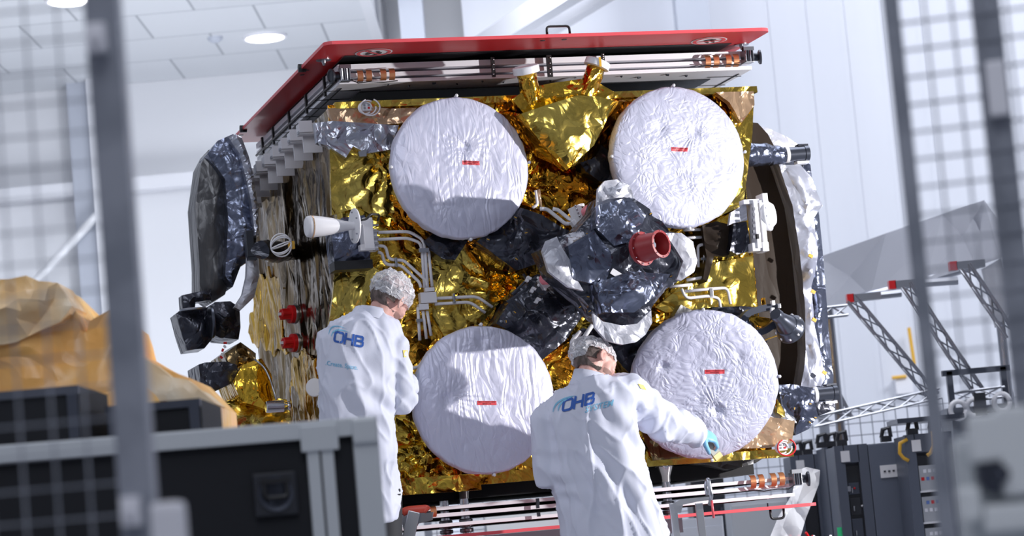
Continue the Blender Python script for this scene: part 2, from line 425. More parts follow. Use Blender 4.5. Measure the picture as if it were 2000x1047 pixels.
# ceiling lights
LM = mat('lamp_glow', (1, .99, .97), .5, emit=9)
def downlight(x, y, label):
    p = Vector(at(x, y, 20)); d = ray(x, y); t = (CZ-CAM.z)/d.z; p = CAM+d*t
    L_ = thing('ceiling_light', (p.x, p.y, CZ), label, 'ceiling light')
    bm = NB(); lathe(bm, (0, 0, .0), (0, 0, -1), [(0, .25), (.03, .25), (.035, .22), (.01, .20)], 32); ob('trim_ring', bm, WHITE, L_)
    bm = NB(); lathe(bm, (0, 0, -.012), (0, 0, -1), [(0, .20), (.022, .19)], 32); ob('diffuser', bm, LM, L_)
downlight(517, 70, 'glowing round ceiling light left of the red plate')
downlight(135, -2, 'glowing round ceiling light at the top edge behind the wire fence')
d = ray(420, 73); p = CAM+d*((CZ-CAM.z)/d.z)
bm = NB(); lathe(bm, (0, 0, 0), (0, 0, -1), [(0, .09), (.03, .08), (.06, .04)], 20); o = ob('smoke_detector', bm, GP); o.location = (p.x, p.y, CZ); tag(o, 'small grey smoke detector on the tiled ceiling', 'detector')

# ================================================================ faceted reflector canopy on its truss, right background
YR = 19.0
CANM = mat('canopy_skin', (.50, .51, .56), .45)
CN = thing('facet_canopy', Vector((at(1780, 600, YR).x, YR, 0)), 'pale grey faceted reflector canopy on steel trusses behind the right fence posts', 'canopy')
def rel(o, p): return p-o.location
def wp(x, y, Y): return rel(CN, at(x, y, Y))
bm = NB()
T_ = [wp(x, y, Y) for x, y, Y in ((1600, 502, 20), (1730, 456, 19.6), (1840, 418, 19.2), (1922, 391, 18.8), (1985, 475, 17.6))]
B_ = [wp(x, y, Y) for x, y, Y in ((1600, 612, 18.4), (1700, 578, 18.2), (1810, 548, 18), (1905, 520, 17.8), (1955, 505, 17.3))]
M_ = [wp(x, y, Y) for x, y, Y in ((1660, 540, 19.6), (1785, 500, 18.5), (1880, 462, 18.8), (1940, 455, 17.9))]
tv = [bm.verts.new(p) for p in T_]; bv = [bm.verts.new(p) for p in B_]; mv = [bm.verts.new(p) for p in M_]
for i in range(4):
    for f in ((tv[i], tv[i+1], mv[i]), (tv[i], mv[i], bv[i]), (bv[i], mv[i], bv[i+1]), (mv[i], tv[i+1], bv[i+1])): bm.faces.new(f)
bmesh.ops.solidify(bm, geom=bm.faces[:], thickness=.03)
ob('canopy_skin', bm, CANM, CN)
bm = NB(); w1 = [wp(x, y, Y) for x, y, Y in ((1918, 525, 17.7), (1955, 505, 17.3), (1985, 600, 17.3), (1945, 640, 17.7))]; prism(bm, w1, (0, .04, 0)); ob('canopy_wing', bm, CANM, CN)
def truss(P, Q, s=.07):
    d = (Q-P); e1, e2, dd = frame_of(d); n = max(2, int(d.length/(s*2))); bm = NB()
    C4 = [(e1+e2)*s/2, (e1-e2)*s/2, (-e1-e2)*s/2, (-e1+e2)*s/2]
    for c in C4: cyl(bm, P+c, Q+c, .009, n=6)
    for i in range(n):
        a, b = P+d*(i/n), P+d*((i+1)/n)
        for k in range(4): cyl(bm, a+C4[k], b+C4[(k+1) % 4], .006, n=5)
    return ob('truss_bar', bm, STEEL, CN)
for P, Q in ((((1662, 583), 18), ((1824, 775), 18)), (((1770, 556), 17.6), ((1912, 766), 17.6)), (((1885, 520), 17.3), ((1975, 655), 17.3)), (((1600, 612), 18), ((1655, 606), 18)),
             (((1590, 824), 18), ((1835, 768), 18)), (((1860, 778), 17.6), ((1960, 765), 17.4)), (((1625, 760), 18.6), ((1655, 818), 18.6))):
    truss(wp(*P[0], P[1]), wp(*Q[0], Q[1]))
for (x, y), (x2, y2), Y in (((1662, 583), (1760, 572), 18), ((1742, 557), (1870, 548), 17.8), ((1861, 520), (1912, 516), 17.5), ((1660, 586), (1905, 520), 18.1)):
    bm = NB(); a, b = wp(x, y, Y), wp(x2, y2, Y); cyl(bm, a, b, .03, n=8); ob('truss_rail', bm, STEEL, CN)
for x, y, Y in ((1660, 583, 18), (1742, 557, 17.8), (1861, 520, 17.5)):
    bm = NB(); p = wp(x, y, Y); box(bm, p, (.05, .08, .06)); ob('end_cap', bm, REDP, CN)
    bm = NB(); box(bm, p+Vector((.12, 0, .0)), (.20, .08, .05)); ob('truss_bracket', bm, STEEL, CN)
bm = NB(); a = wp(1700, 620, 18.4); 
for x in (1640, 1975):
    p = wp(x, 820, 18.1); cyl(bm, Vector((p.x, p.y, 0)), Vector((p.x, p.y, wp(x, 600 if x < 1900 else 530, 18.1).z)), .035, n=10)
ob('canopy_mast', bm, STEEL, CN)
# wall box with yellow conduit on the partition
p = at(1765, 752, 27.88); o = thing('junction_box', p, 'white junction box with a yellow conduit on the far partition', 'wall box')
bm = NB(); box(bm, (0, 0, 0), (.19, .12, .20), bev=.01); ob('box_body', bm, WHITE, o)
bm = NB(); tube(bm, [rel(o, at(1775, 640, 27.8)), rel(o, at(1786, 712, 27.8))], .02, 8); tube(bm, [rel(o, at(1742, 738, 27.8)), rel(o, at(1770, 735, 27.8))], .02, 8); ob('conduit', bm, YEL, o)

# ================================================================ mesh fence behind the racks
def mesh_fence(name, o, label, x0, x1, z0, z1, step, wire, m, rz, cat='fence', posts=()):
    F_ = thing(name, o, label, cat, rz=rz)
    bm = NB(); n = int((x1-x0)/step)
    for i in range(n+1):
        x = x0+i*step; box(bm, (x, 0, (z0+z1)/2), (wire, wire, z1-z0))
    k = int((z1-z0)/step)
    for j in range(k+1):
        z = z0+j*step; box(bm, ((x0+x1)/2, wire, z), (x1-x0, wire, wire))
    ob('wire_mesh', bm, m, F_)
    for px_, w_ in posts:
        bm = NB(); box(bm, (px_, .03, (z1)/2), (w_, .06, z1)); ob('fence_post', bm, m, F_)
    return F_
DGAL = mat('fence_grey', (.33, .35, .40), .5, .3)
p = at(1560, 800, 21); q = at(1980, 770, 21)
mesh_fence('mesh_partition', Vector((p.x-3.2, 21, 0)), 'grey wire mesh partition standing behind the equipment racks', 0, q.x-p.x+3.4, .05, at(1700, 790, 21).z, .10, .008, DGAL, 0, posts=((.03, .06), (3.4, .08), (q.x-p.x+3.3, .06)))

# ================================================================ equipment racks
RK = mat('rack_grey', (.095, .11, .15), .4); RKD = mat('rack_dark', (.02, .022, .03), .4); RKS = mat('rack_side_panel', (.12, .14, .19), .4)
def rack(x0, x1, ytop, Y, label, style, side=0):
    a, b = at(x0, ytop, Y), at(x1, ytop, Y); w = b.x-a.x; H = (a.z+b.z)/2; D = .5
    R_ = thing('equipment_rack', Vector((a.x, Y, 0)), label, 'equipment rack')
    f = .065
    bm = NB()
    for x in (f/2, w-side-f/2): box(bm, (x, .04, H/2), (f, .08, H))
    box(bm, ((w-side)/2, .04, H-.06), (w-side-2*f+.01, .08, .12)); box(bm, ((w-side)/2, .04, .08), (w-side-2*f+.01, .08, .16))
    ob('rack_frame', bm, RK, R_)
    bm = NB(); box(bm, (w/2, D/2+.04, H/2), (w, D-.08, H-.01)); ob('rack_case', bm, RKS if side else RK, R_)
    bm = NB(); box(bm, ((w-side)/2, .065, H/2), (w-side-2*f, .03, H-.28)); ob('rack_front', bm, RKD, R_)
    if side:
        bm = NB(); box(bm, (w-side/2, .02, H/2), (side-.01, .04, H-.02), bev=.006); sp_ = ob('side_panel', bm, RKS, R_)
        bm = NB(); box(bm, (w-side*.45, -.004, H-.2), (.12, .006, .085)); s_ = ob('sticker', bm, WHITE, sp_)
        bm = NB()
        for k in range(3): box(bm, (w-side*.45-.03+k*.03, -.009, H-.2), (.015, .004, .012))
        ob('sticker_print', bm, GUN, s_)
    iw = w-side-2*f
    if style == 'units':
        z = H-.25; k = 0
        while z > .35:
            h = (.09, .13, .18)[k % 3]
            bm = NB(); box(bm, ((w-side)/2, .045, z-h/2), (iw-.02, .02, h-.012), bev=.003); un = ob('rack_unit', bm, RKD if k % 2 else GUN, R_)
            bm = NB(); ball(bm, (f+.05+(k*37 % 7)*.02, .03, z-h/2), (.008, .006, .008), seg=8); ob('indicator_lamp', bm, (REDP, WHITE, GREEN, WHITE)[k % 4], un)
            bm = NB(); box(bm, (w-side-f-.10-(k % 3)*.03, .03, z-h/2), (.06, .01, h*.4)); ob('unit_display', bm, (STEEL, DARKM, GREEN)[k % 3] if k == 2 else (STEEL, DARKM)[k % 2], un)
            bm = NB(); tube(bm, [(f+.03, .03, z-h/2), (f+.03, .005, z-h/2), (f+.03, .005, z-h/2-.03)], .004, 6); ob('unit_handle', bm, CHROME, un)
            z -= h+.012; k += 1
    if style == 'modules':
        z = H-.2; k = 0
        while z > .3:
            bm = NB(); box(bm, ((w-side)/2, .045, z-.09), (iw-.02, .02, .165)); un = ob('rack_unit', bm, ALU, R_)
            for j in range(8):
                bm = NB(); box(bm, (f+.03+j*(iw-.06)/7, .032, z-.075+(.03 if j % 2 else -.02)), (.02, .008, .022)); ob('module_plug', bm, (REDP, WPANEL, mat('plug_blue', (.12, .2, .5), .4) if 'plug_blue' not in MATS else MATS['plug_blue'], WPANEL)[(j+k) % 4], un)
            bm = NB(); box(bm, ((w-side)/2, .03, z-.178), (iw, .03, .012)); ob('rack_shelf', bm, WHITE, R_)
            z -= .205; k += 1
    if style == 'door':
        bm = NB(); box(bm, ((w-side)/2, .03, H*.48), (iw*.9, .02, H*.75), bev=.004); ob('rack_door', bm, RKD, R_)
    # lifting eyes and a paper label on the top rail
    for x in (.06, w-.1):
        bm = NB(); box(bm, (x, .05, H+.02), (.07, .07, .04)); tube(bm, [(x-.03, .05, H+.03), (x-.015, .05, H+.085), (x+.03, .05, H+.095), (x+.035, .05, H+.03)], .014, 8); ob('lifting_eye', bm, RKD, R_)
    bm = NB(); box(bm, (.07, -.003, H-.075), (.06, .006, .075)); ob('paper_label', bm, WHITE, R_)
    return R_
rack(1542, 1606, 888, 18.3, 'dark grey equipment rack, leftmost behind the clear plastic sheet', 'door')
rack(1609, 1634, 873, 17.7, 'narrow grey rack end between the plastic sheet and the big rack', 'door')
rack(1628, 1762, 866, 17.1, 'wide grey rack with black units and a blank sticker panel on its right', 'units', side=.24)
R4 = rack(1766, 1858, 846, 16.5, 'open black rack with aluminium modules and coloured plugs, right of the wide rack', 'modules')
bm = NB(); q = at(1760, 843, 16.5)-R4.location; q2 = at(1875, 822, 16.5)-R4.location; box(bm, ((q.x+q2.x)/2, .2, (q.z+q2.z)/2+.05), (q2.x-q.x+.05, .5, .03), Matrix.Rotation(-atan2(q2.z-q.z, q2.x-q.x)*0, 3, 'Y')); ob('rack_roof', bm, GUN, R4)
bm = NB(); tube(bm, [at(x, y, 16.5)-R4.location for x, y in ((1772, 858), (1758, 866), (1757, 885), (1765, 895), (1775, 900))], .012, 8); ob('earth_cable', bm, YEL, R4, smooth=True); bm = NB(); tube(bm, [at(x, y, 16.4)-R4.location for x, y in ((1822, 842), (1824, 870), (1818, 885), (1811, 890))], .012, 8); ob('earth_cable', bm, YEL, R4, smooth=True)
RK5 = thing('wall_rack', Vector((at(1890, 900, 17.5).x, 17.5, 0)), 'black rack with ring connectors on its top rail, behind the right fence posts', 'equipment rack')
bm = NB(); p, q = at(1862, 822, 17.5)-RK5.location, at(1965, 795, 17.5)-RK5.location; box(bm, ((p.x+q.x)/2, .3, (p.z+q.z)/4), (q.x-p.x, .5, (p.z+q.z)/2)); ob('rack_case', bm, mat('rack_pale', (.33, .36, .42), .5), RK5)
bm = NB(); box(bm, ((p.x+q.x)/2, .25, (p.z+q.z)/2+.03), (q.x-p.x+.1, .65, .05)); box(bm, ((p.x+q.x)/2, -.02, (p.z+q.z)/2+.30), (q.x-p.x+.1, .05, .04)); box(bm, (p.x, -.02, (p.z+q.z)/2+.16), (.04, .05, .3)); box(bm, (q.x, -.02, (p.z+q.z)/2+.16), (.04, .05, .3)); rr = ob('rack_rail', bm, GUN, RK5)
for x, y in ((1872, 801), (1904, 796), (1957, 786)):
    bm = NB(); c = at(x, y, 17.4)-RK5.location; tube(bm, [c+Vector((cos(a)*.055, 0, sin(a)*.06)) for a in [2*pi*i/16 for i in range(17)]], .018, 8); ob('ring_connector', bm, WHITE, RK5, smooth=True)
bm = NB(); box(bm, at(1914, 790, 17.4)-RK5.location, (.08, .05, .16)); ob('rail_box', bm, RKD, RK5)

# clear plastic sheeting hanging in front of the racks
PL = bpy.data.materials.new('clear_plastic'); nt, b, out = nodes_of(PL); MATS['clear_plastic'] = PL
b.inputs['Base Color'].default_value = (.9, .93, 1, 1); b.inputs['Roughness'].default_value = .12; b.inputs['Alpha'].default_value = .42
tcn = nt.nodes.new('ShaderNodeTexCoord'); vn = nt.nodes.new('ShaderNodeTexVoronoi'); vn.feature = 'DISTANCE_TO_EDGE'; vn.inputs['Scale'].default_value = 5; bpn = nt.nodes.new('ShaderNodeBump'); bpn.inputs['Distance'].default_value = .06
nt.links.new(tcn.outputs['Object'], vn.inputs[0]); nt.links.new(vn.outputs[0], bpn.inputs['Height']); nt.links.new(bpn.outputs[0], b.inputs['Normal'])
YP = 14.6; o = thing('plastic_sheet', Vector((at(1550, 1000, YP).x, YP, 0)), 'crumpled clear plastic sheet hanging beside the lower copper springs', 'plastic sheet')
fr = (Vector((0, 0, 0)), Vector((1, 0, 0)), Vector((0, 0, 1)), Vector((0, -1, 0)))
P_ = [at(x, y, YP)-o.location for x, y in ((1556, 920), (1575, 912), (1602, 918), (1600, 945), (1575, 1010), (1560, 1060), (1565, 1250), (1490, 1250), (1500, 1060), (1520, 1010), (1548, 965))]
sheet('sheeting', [(p.x, p.z) for p in P_], PL, o, 0, .03, sp=.03, amp=.05, cs=4.5, frame=fr)
# cart with red and white plugs below it is out of focus at the frame's foot
o = thing('cable_cart', Vector((at(1560, 1040, 15.2).x, 15.2, 0)), 'low trolley heaped with red and white plugs at the foot of the plastic sheet', 'trolley')
zt = (at(1560, 1044, 15.2)).z
bm = NB(); box(bm, (0, .2, zt-.12), (.6, .5, .05)); box(bm, (0, .2, .35), (.6, .5, .05)); 
for sx in (-.27, .27):
    for sy in (-.02, .42): cyl(bm, (sx, sy, 0), (sx, sy, zt-.1), .015, n=8)
ob('cart_frame', bm, GUN, o)
for k in range(18):
    bm = NB(); x = -.25+.5*rnd.random(); z = zt-.07+rnd.random()*.05; tube(bm, [(x, .1, z-.03), (x+rnd.uniform(-.03, .03), .1, z), (x+rnd.uniform(-.06, .06), .08, z+.03)], .009, 6); ob('plug', bm, REDP if k % 3 else WHITE, o)
# cabinets seen through the gap under the satellite
CB = mat('cabinet_white', (.62, .64, .68), .5)
def cabinet(x0, x1, ytop, Y, m, label, D=.6, bands=()):
    a, b = at(x0, ytop, Y), at(x1, ytop, Y); w = b.x-a.x; H = (a.z+b.z)/2
    o = thing('storage_cabinet', Vector((a.x, Y, 0)), label, 'cabinet')
    bm = NB(); box(bm, (w/2, D/2, H/2), (w, D, H), bev=.01); ob('cabinet_body', bm, m, o)
    n = max(1, int(w/.45))
    for k in range(n):
        bm = NB(); box(bm, ((k+.5)*w/n, -.01, H/2), (w/n-.02, .02, H-.12), bev=.004); d_ = ob('cabinet_door', bm, m, o)
        bm = NB(); box(bm, ((k+.85)*w/n, -.03, H*.75), (.02, .02, .14)); ob('handle', bm, GUN, d_)
    return o
cabinet(1345, 1410, 905, 20.1, RKD, 'black cabinet seen in the gap under the satellite body')
cabinet(1424, 1540, 968, 19.0, CB, 'low white cabinet behind the lower guard plate, left of the plastic sheet')
cabinet(1300, 1412, 1012, 16.8, mat('cabinet_blue_grey', (.30, .33, .40), .5), 'blue-grey cabinet behind the ladder guard rail')
cabinet(945, 1110, 1000, 18, CB, 'low white cabinet between the two people, under the solar panels')
cabinet(960, 1100, 962, 22, CB, 'far white cabinet seen through the gap between the two people')

# ================================================================ near wire fence with its posts
YF = 3.9
def px_of(p):
    q = p-CAM; z = q.dot(fw); return 1000+FPX*q.dot(rt)/z, 523.5-FPX*q.dot(up)/z
G1 = at(222, 300, YF); G1.z = 0
F1 = thing('wire_fence', G1, 'blurred grey wire mesh fence panel with a thick post, near left', 'fence')
bm = NB(); box(bm, (0, 0, 1.25), (.053, .06, 2.5), bev=.004); ob('fence_post', bm, GALV, F1)
for z in [.1+.05*k for k in range(46)]:
    pass
bm = NB()
for k in range(1, 24): box(bm, (-.018-.0505*k, -.034, 1.2), (.0031, .0031, 2.3))
for j in range(46): box(bm, (-.62, -.029, .08+.05*j), (1.22, .0031, .0031))
ob('wire_mesh', bm, GALV, F1)
for z in (at(205, 85, YF).z, at(262, 1000, YF).z):
    bm = NB(); box(bm, (-.006, -.045, z), (.03, .03, .045), bev=.004); cyl(bm, (-.006, -.05, z), (-.006, -.068, z), .008, n=10); ob('fence_clamp', bm, WPANEL, F1)
bm = NB(); p = at(330, 1020, YF-.2)-G1; box(bm, (p.x, p.y, p.z-.1), (.05, .05, .26), bev=.012); o = ob('sign_holder', bm, WPANEL, F1)
bm = NB(); box(bm, (p.x/2, p.y/2, p.z-.12), (abs(p.x), .03, .03)); ob('holder_arm', bm, GALV, F1)
bm = NB(); box(bm, (0, 0, .01), (.2, .4, .02)); ob('foot_plate', bm, GALV, F1)
G2 = at(1795, 400, YF+.6); G2.z = 0
F2 = thing('wire_fence', G2, 'blurred grey wire mesh fence panel between two posts, near right', 'fence', rz=radians(-12))
w2 = (at(1950, 300, YF+.5)-at(1795, 300, YF+.6)).length
bm = NB(); box(bm, (-.012, 0, 1.25), (.028, .05, 2.5), bev=.003); ob('fence_post', bm, GALV, F2)
bm = NB(); box(bm, (w2-.005, 0, 1.25), (.052, .05, 2.5), bev=.004); ob('fence_post', bm, GALV, F2)
bm = NB()
for k in range(1, 12): box(bm, (.0+.048*k, -.03, 1.35), (.0045, .0045, 2.25))
for j in range(45): box(bm, (.28, -.026, .25+.05*j), (.56, .0045, .0045))
ob('wire_mesh', bm, GALV, F2)
bm = NB(); box(bm, (w2+.0, -.035, at(1935, 70, YF).z), (.035, .03, .10), bev=.006); ob('fence_clamp', bm, WPANEL, F2)
bm = NB(); box(bm, (.1, 0, .01), (.4, .4, .02)); ob('foot_plate', bm, GALV, F2)
# pale case with a dark latch, near right
NR = mat('near_case_grey', (.62, .66, .69), .5); NRL = mat('near_case_light', (.82, .85, .87), .45)
YN = 3.7; a = at(1878, 850, YN); b = at(2060, 830, YN)
o = thing('transit_case', Vector((a.x, YN, 0)), 'blurred pale grey transit case with a dark latch at the right edge', 'case')
bm = NB(); box(bm, ((b.x-a.x)/2, .06, a.z/2), (b.x-a.x, .12, a.z), bev=.02); ob('case_body', bm, NR, o)
for x, y, sx, sz in ((1925, 855, .045, .07), (1985, 880, .05, .13), (1895, 985, .03, .05), (1975, 1010, .08, .04)):
    bm = NB(); p = at(x, y, YN-.03)-o.location; box(bm, (p.x, -.02, p.z), (sx, .04, sz), bev=.008); ob('case_fitting', bm, NRL, o)
bm = NB(); p = at(1955, 925, YN-.05)-o.location; lathe(bm, (p.x, -.005, p.z), (0, -1, 0), [(0, .03), (.02, .03), (.022, .016), (.04, .014)], 20); ob('case_latch', bm, GUN, o)

# ================================================================ flight case, lower left
LAM = mat('case_laminate', (.013, .014, .018), .6, spec=.25); RAIL = mat('case_rail', (.62, .65, .68), .42, .35)
YC = 6.6
A0 = at(735, 818, YC+.12); o = thing('flight_case', Vector((A0.x, A0.y, 0)), 'big black flight case with aluminium edges and a recessed handle, lower left', 'flight case', rz=radians(12))
Mi = Matrix.Rotation(radians(-12), 3, 'Z')
def fc(x, y):      # onto the case's front plane
    nrm = Vector((sin(radians(12)), -cos(radians(12)), 0)); d = ray(x, y); t = (o.location-CAM).dot(nrm)/d.dot(nrm); q = CAM+d*t-o.location; return Mi @ q
HC = (fc(705, 816)).z
L0, L1 = -1.75, 0.0
bm = NB(); box(bm, ((L0+L1)/2, .35, HC/2+.06), (L1-L0-.02, .68, HC-.14)); ob('case_body', bm, LAM, o)
def rail(x0, x1, z0, z1, name='edge_rail'):
    bm = NB(); box(bm, ((x0+x1)/2, .0, (z0+z1)/2), (x1-x0, .02, z1-z0), bev=.003); return ob(name, bm, RAIL, o)
tw = .046
rail(L0, L1, HC-tw, HC); rail(L0, L1, .12, .17)
bm = NB(); box(bm, ((L0+L1)/2, .35, HC-.004), (L1-L0, .70, .012)); ob('lid_rail', bm, RAIL, o)
x1, x2 = fc(600, 900).x, fc(652, 900).x; x3 = fc(692, 900).x
rail(x1, (x1+x2)/2-.003, .15, HC-tw); rail((x1+x2)/2+.003, x2, .15, HC-tw); rail(x3, L1, .15, HC-.02)
bm = NB(); box(bm, ((x1+x2)/2, -.012, HC-.045), (x2-x1+.03, .012, .07), bev=.004); ob('corner_brace', bm, RAIL, o)
bm = NB(); box(bm, (L1-.035, -.012, HC-.035), (.07, .02, .07), bev=.010); ob('corner_brace', bm, RAIL, o)
p = fc(538, 965)
bm = NB(); box(bm, (p.x, -.004, p.z), (.115, .008, .115), bev=.006); hd = ob('handle_dish', bm, RKD, o)
bm = NB(); lathe(bm, (p.x, -.008, p.z), (0, -1, 0), [(0, .046), (.006, .046), (.004, .036), (.0, .036)], 28); ob('dish_rim', bm, GUN, hd)
bm = NB(); tube(bm, soften([(p.x-.03, -.012, p.z+.032), (p.x-.03, -.022, p.z-.01), (p.x+.03, -.022, p.z-.01), (p.x+.03, -.012, p.z+.032)], .012), .006, 8); box(bm, (p.x, -.014, p.z+.034), (.075, .012, .012)); ob('handle', bm, BLACK, hd, smooth=False)
for x in (L0+.1, L0+.9, L1-.1):
    bm = NB(); cyl(bm, (x-.02, .1, .055), (x+.02, .1, .055), .055, n=20); ob('castor', bm, BLACK, o)
# two black cases further back and the orange foil bundle
def case(x0, x1, yt, Y, label, dep=.5):
    a, b = at(x0, yt, Y), at(x1, yt, Y); w = b.x-a.x; H = (a.z+b.z)/2
    o = thing('flight_case', Vector((a.x, Y, 0)), label, 'flight case')
    bm = NB(); box(bm, (w/2, dep/2, H/2), (w, dep, H), bev=.006); ob('case_body', bm, LAM, o)
    for z in (H-.012, .05, H-.24):
        bm = NB(); box(bm, (w/2, -.004, z), (w, .012, .024)); ob('edge_rail', bm, GUN if z != H-.24 else RAIL, o)
    for x in (.02, w-.02):
        bm = NB(); box(bm, (x, -.006, H/2), (.03, .014, H-.02)); ob('edge_rail', bm, GUN, o)
    return o
case(-70, 154, 762, 7.3, 'black flight case behind the wire fence at the left edge')
case(205, 392, 786, 7.5, 'black flight case half hidden behind the fence post, below the orange foil')
ORF = foil('orange_film', (.95, .40, .07), (.95, .62, .24), .32, metal=.0, scale=1.6, dist=.12, vscale=1.5, fine=.5)
ORW = foil('cream_film', (.95, .84, .66), (.95, .60, .25), .32, metal=.0, scale=1.6, dist=.12, fine=.5)
YO = 8.9; o = thing('foil_bundle', Vector((at(150, 800, YO).x, YO, 0)), 'large crumpled orange foil bundle behind the left fence', 'foil bundle')
def os_(name, P, m, w, th, seed, am=.08):
    Q = [at(x, y, YO)-o.location for x, y in P]
    return sheet(name, [(p.x, p.z) for p in Q], m, o, w, th, sp=.045, amp=am, cs=2.2, bulge=.15, bw=.2, frame=fr, ragged=.03, seed=seed)
os_('foil_drape', [(-60, 560), (10, 548), (60, 545), (105, 550), (140, 590), (165, 650), (175, 628), (215, 602), (240, 625), (262, 680), (330, 730), (390, 762), (430, 790), (440, 860), (440, 1000), (-60, 1000), (-60, 700)], ORF, 0, .6, 1)
os_('foil_drape', [(-60, 560), (60, 545), (120, 552), (150, 600), (120, 640), (60, 660), (-60, 700)], ORW, .08, .3, 2)
os_('foil_drape', [(290, 700), (340, 735), (395, 765), (430, 790), (390, 800), (300, 780)], ORW, .08, .3, 3)
bm = NB(); q = o.location; box(bm, (.0, .3, at(150, 1000, YO).z/2), (1.3, .5, at(150, 1000, YO).z)); ob('bundle_base', bm, RKD, o)
# ================================================================ the satellite (local frame: x along its front, y into depth, z up)
SAT = thing('satellite', ORG, 'large gold foil wrapped satellite with four round silver-white covered dishes', 'satellite', rz=PSI)
U1, ZB, ZT, DEEP = 2.385, 1.585, 3.592, 2.5
UB = S(1466, 455).x
bm = NB(); box(bm, (UB/2, DEEP/2+.01, (ZB+ZT)/2), (UB-.04, DEEP-.04, ZT-ZB-.04)); ob('body_frame', bm, BLACKP, SAT)
bm = NB(); box(bm, (U1/2, 1.25, 1.54), (U1-.2, 1.9, .08)); ob('adapter_panel', bm, BLACKP, SAT)
# front wall wraps
def px_sheet(name, P, m, w, **k): return psheet(name, P, m, SAT, w, **k)
# taut tent-like pulls of film towards fixing points, in wall coordinates
def pulls(L):
    L = [(S(x, y).x, S(x, y).z, a, n, r) for x, y, a, n, r in L]
    def f(x, y):
        h = 0
        for cx, cy, a, n, r in L:
            d = hypot(x-cx, y-cy)
            if d < r: h += a*(1-d/r)*abs(sin(n*atan2(y-cy, x-cx)+noise.noise(Vector((x*6, y*6, cx)))*2))*min(1, d/.04)
        return h
    return f
sheet('front_wrap', [(0, ZB), (UB, ZB), (UB, ZT), (0, ZT)], GOLD, SAT, 0, .02, sp=.019, amp=.030, cs=5.5, fold=pulls([(720, 330, .03, 9, .5), (900, 560, .03, 8, .5), (700, 580, .03, 9, .4), (1100, 380, .03, 9, .5), (1430, 540, .02, 8, .4), (850, 870, .03, 9, .45)]))
px_sheet('wrap_sheet', [(642, 262), (700, 290), (770, 262), (768, 360), (790, 410), (735, 425), (700, 405), (648, 420), (645, 330)], GOLDB, .035, thick=.03, amp=.022, cs=4.5, stretch=(1, 1, .5), fold=pulls([(765, 300, .03, 9, .5)]))
px_sheet('wrap_sheet', [(655, 525), (720, 515), (760, 540), (725, 560), (712, 600), (640, 650), (650, 580)], GOLDB, .03, thick=.03, amp=.025, cs=5)
px_sheet('wrap_sheet', [(845, 500), (920, 470), (985, 520), (1000, 560), (960, 610), (925, 650), (870, 660), (845, 620)], GOLDB, .03, thick=.03, amp=.03, cs=4, fold=pulls([(1005, 555, .04, 8, .5)]))
px_sheet('amber_wrap', [(1000, 260), (1060, 290), (1115, 330), (1165, 350), (1195, 360), (1180, 410), (1130, 455), (1060, 410), (1020, 400), (1010, 330)], AMBER, .04, thick=.03, amp=.03, cs=6.5, seed=2)
px_sheet('amber_wrap', [(905, 470), (945, 470), (1010, 540), (1040, 545), (985, 600), (960, 560)], AMBER, .055, thick=.03, amp=.03, cs=5, stretch=(1, 1, 1), fold=pulls([(1010, 560, .05, 8, .6)]))
px_sheet('amber_wrap', [(1060, 700), (1110, 668), (1150, 680), (1130, 730), (1090, 770), (1078, 770)], AMBER, .06, thick=.03, amp=.03, cs=6.5, seed=5)
px_sheet('amber_wrap', [(765, 380), (790, 400), (870, 460), (830, 480), (775, 440)], AMBER, .04, thick=.03, amp=.03, cs=7, seed=4)
px_sheet('amber_wrap', [(1250, 835), (1300, 860), (1385, 880), (1330, 895), (1275, 900)], BRONZE, .06, thick=.03, amp=.025, cs=6, seed=9)
px_sheet('pale_wrap', [(1383, 515), (1470, 500), (1476, 560), (1478, 600), (1440, 610), (1400, 600), (1300, 610), (1280, 600), (1330, 560)], GOLDB, .045, thick=.03, amp=.014, cs=4.5, seed=7)
px_sheet('pale_wrap', [(1425, 190), (1473, 185), (1470, 260), (1452, 400), (1390, 430), (1440, 330)], GOLDB, .03, thick=.03, amp=.018, cs=5, seed=8)
# side walls
LEFT = (Vector((0, 0, 0)), Vector((0, 1, 0)), Vector((0, 0, 1)), Vector((-1, 0, 0)))
RIGHT = (Vector((UB, 0, 0)), Vector((0, 1, 0)), Vector((0, 0, 1)), Vector((1, 0, 0)))
def psu(P, u=0.0): return [(SU(x, y, u).y, SU(x, y, u).z) for x, y in P]
sheet('side_wrap', [(0, ZB), (DEEP, ZB), (DEEP, ZT-.02), (0, ZT-.02)], BRONZE, SAT, 0, .02, sp=.03, amp=.035, cs=3.2, frame=LEFT, stretch=(1, 1, .45), seed=3,
      extra=lambda x, y, d: .007*abs(sin(x*17+noise.noise(Vector((x*3, y*1.5, 0)))*5)))
sheet('side_gold_sheet', psu([(498, 545), (530, 530), (552, 560), (548, 660), (560, 690), (500, 680), (485, 650)], -.012), SIDEGOLD, SAT, .014, .012, ragged=.06, sp=.025, amp=.03, cs=4, frame=LEFT, stretch=(1, 1, .4), seed=5)
sheet('side_gold_sheet', psu([(575, 700), (600, 690), (680, 700), (690, 830), (560, 840), (565, 760)], -.012), SIDEGOLD, SAT, .014, .012, ragged=.06, sp=.025, amp=.035, cs=4, frame=LEFT, stretch=(1, 1, .4), seed=6)
sheet('side_wrap', [(0, ZB), (DEEP, ZB), (DEEP, ZT), (0, ZT)], BRONZE, SAT, 0, .02, sp=.07, amp=.02, cs=4, frame=RIGHT)
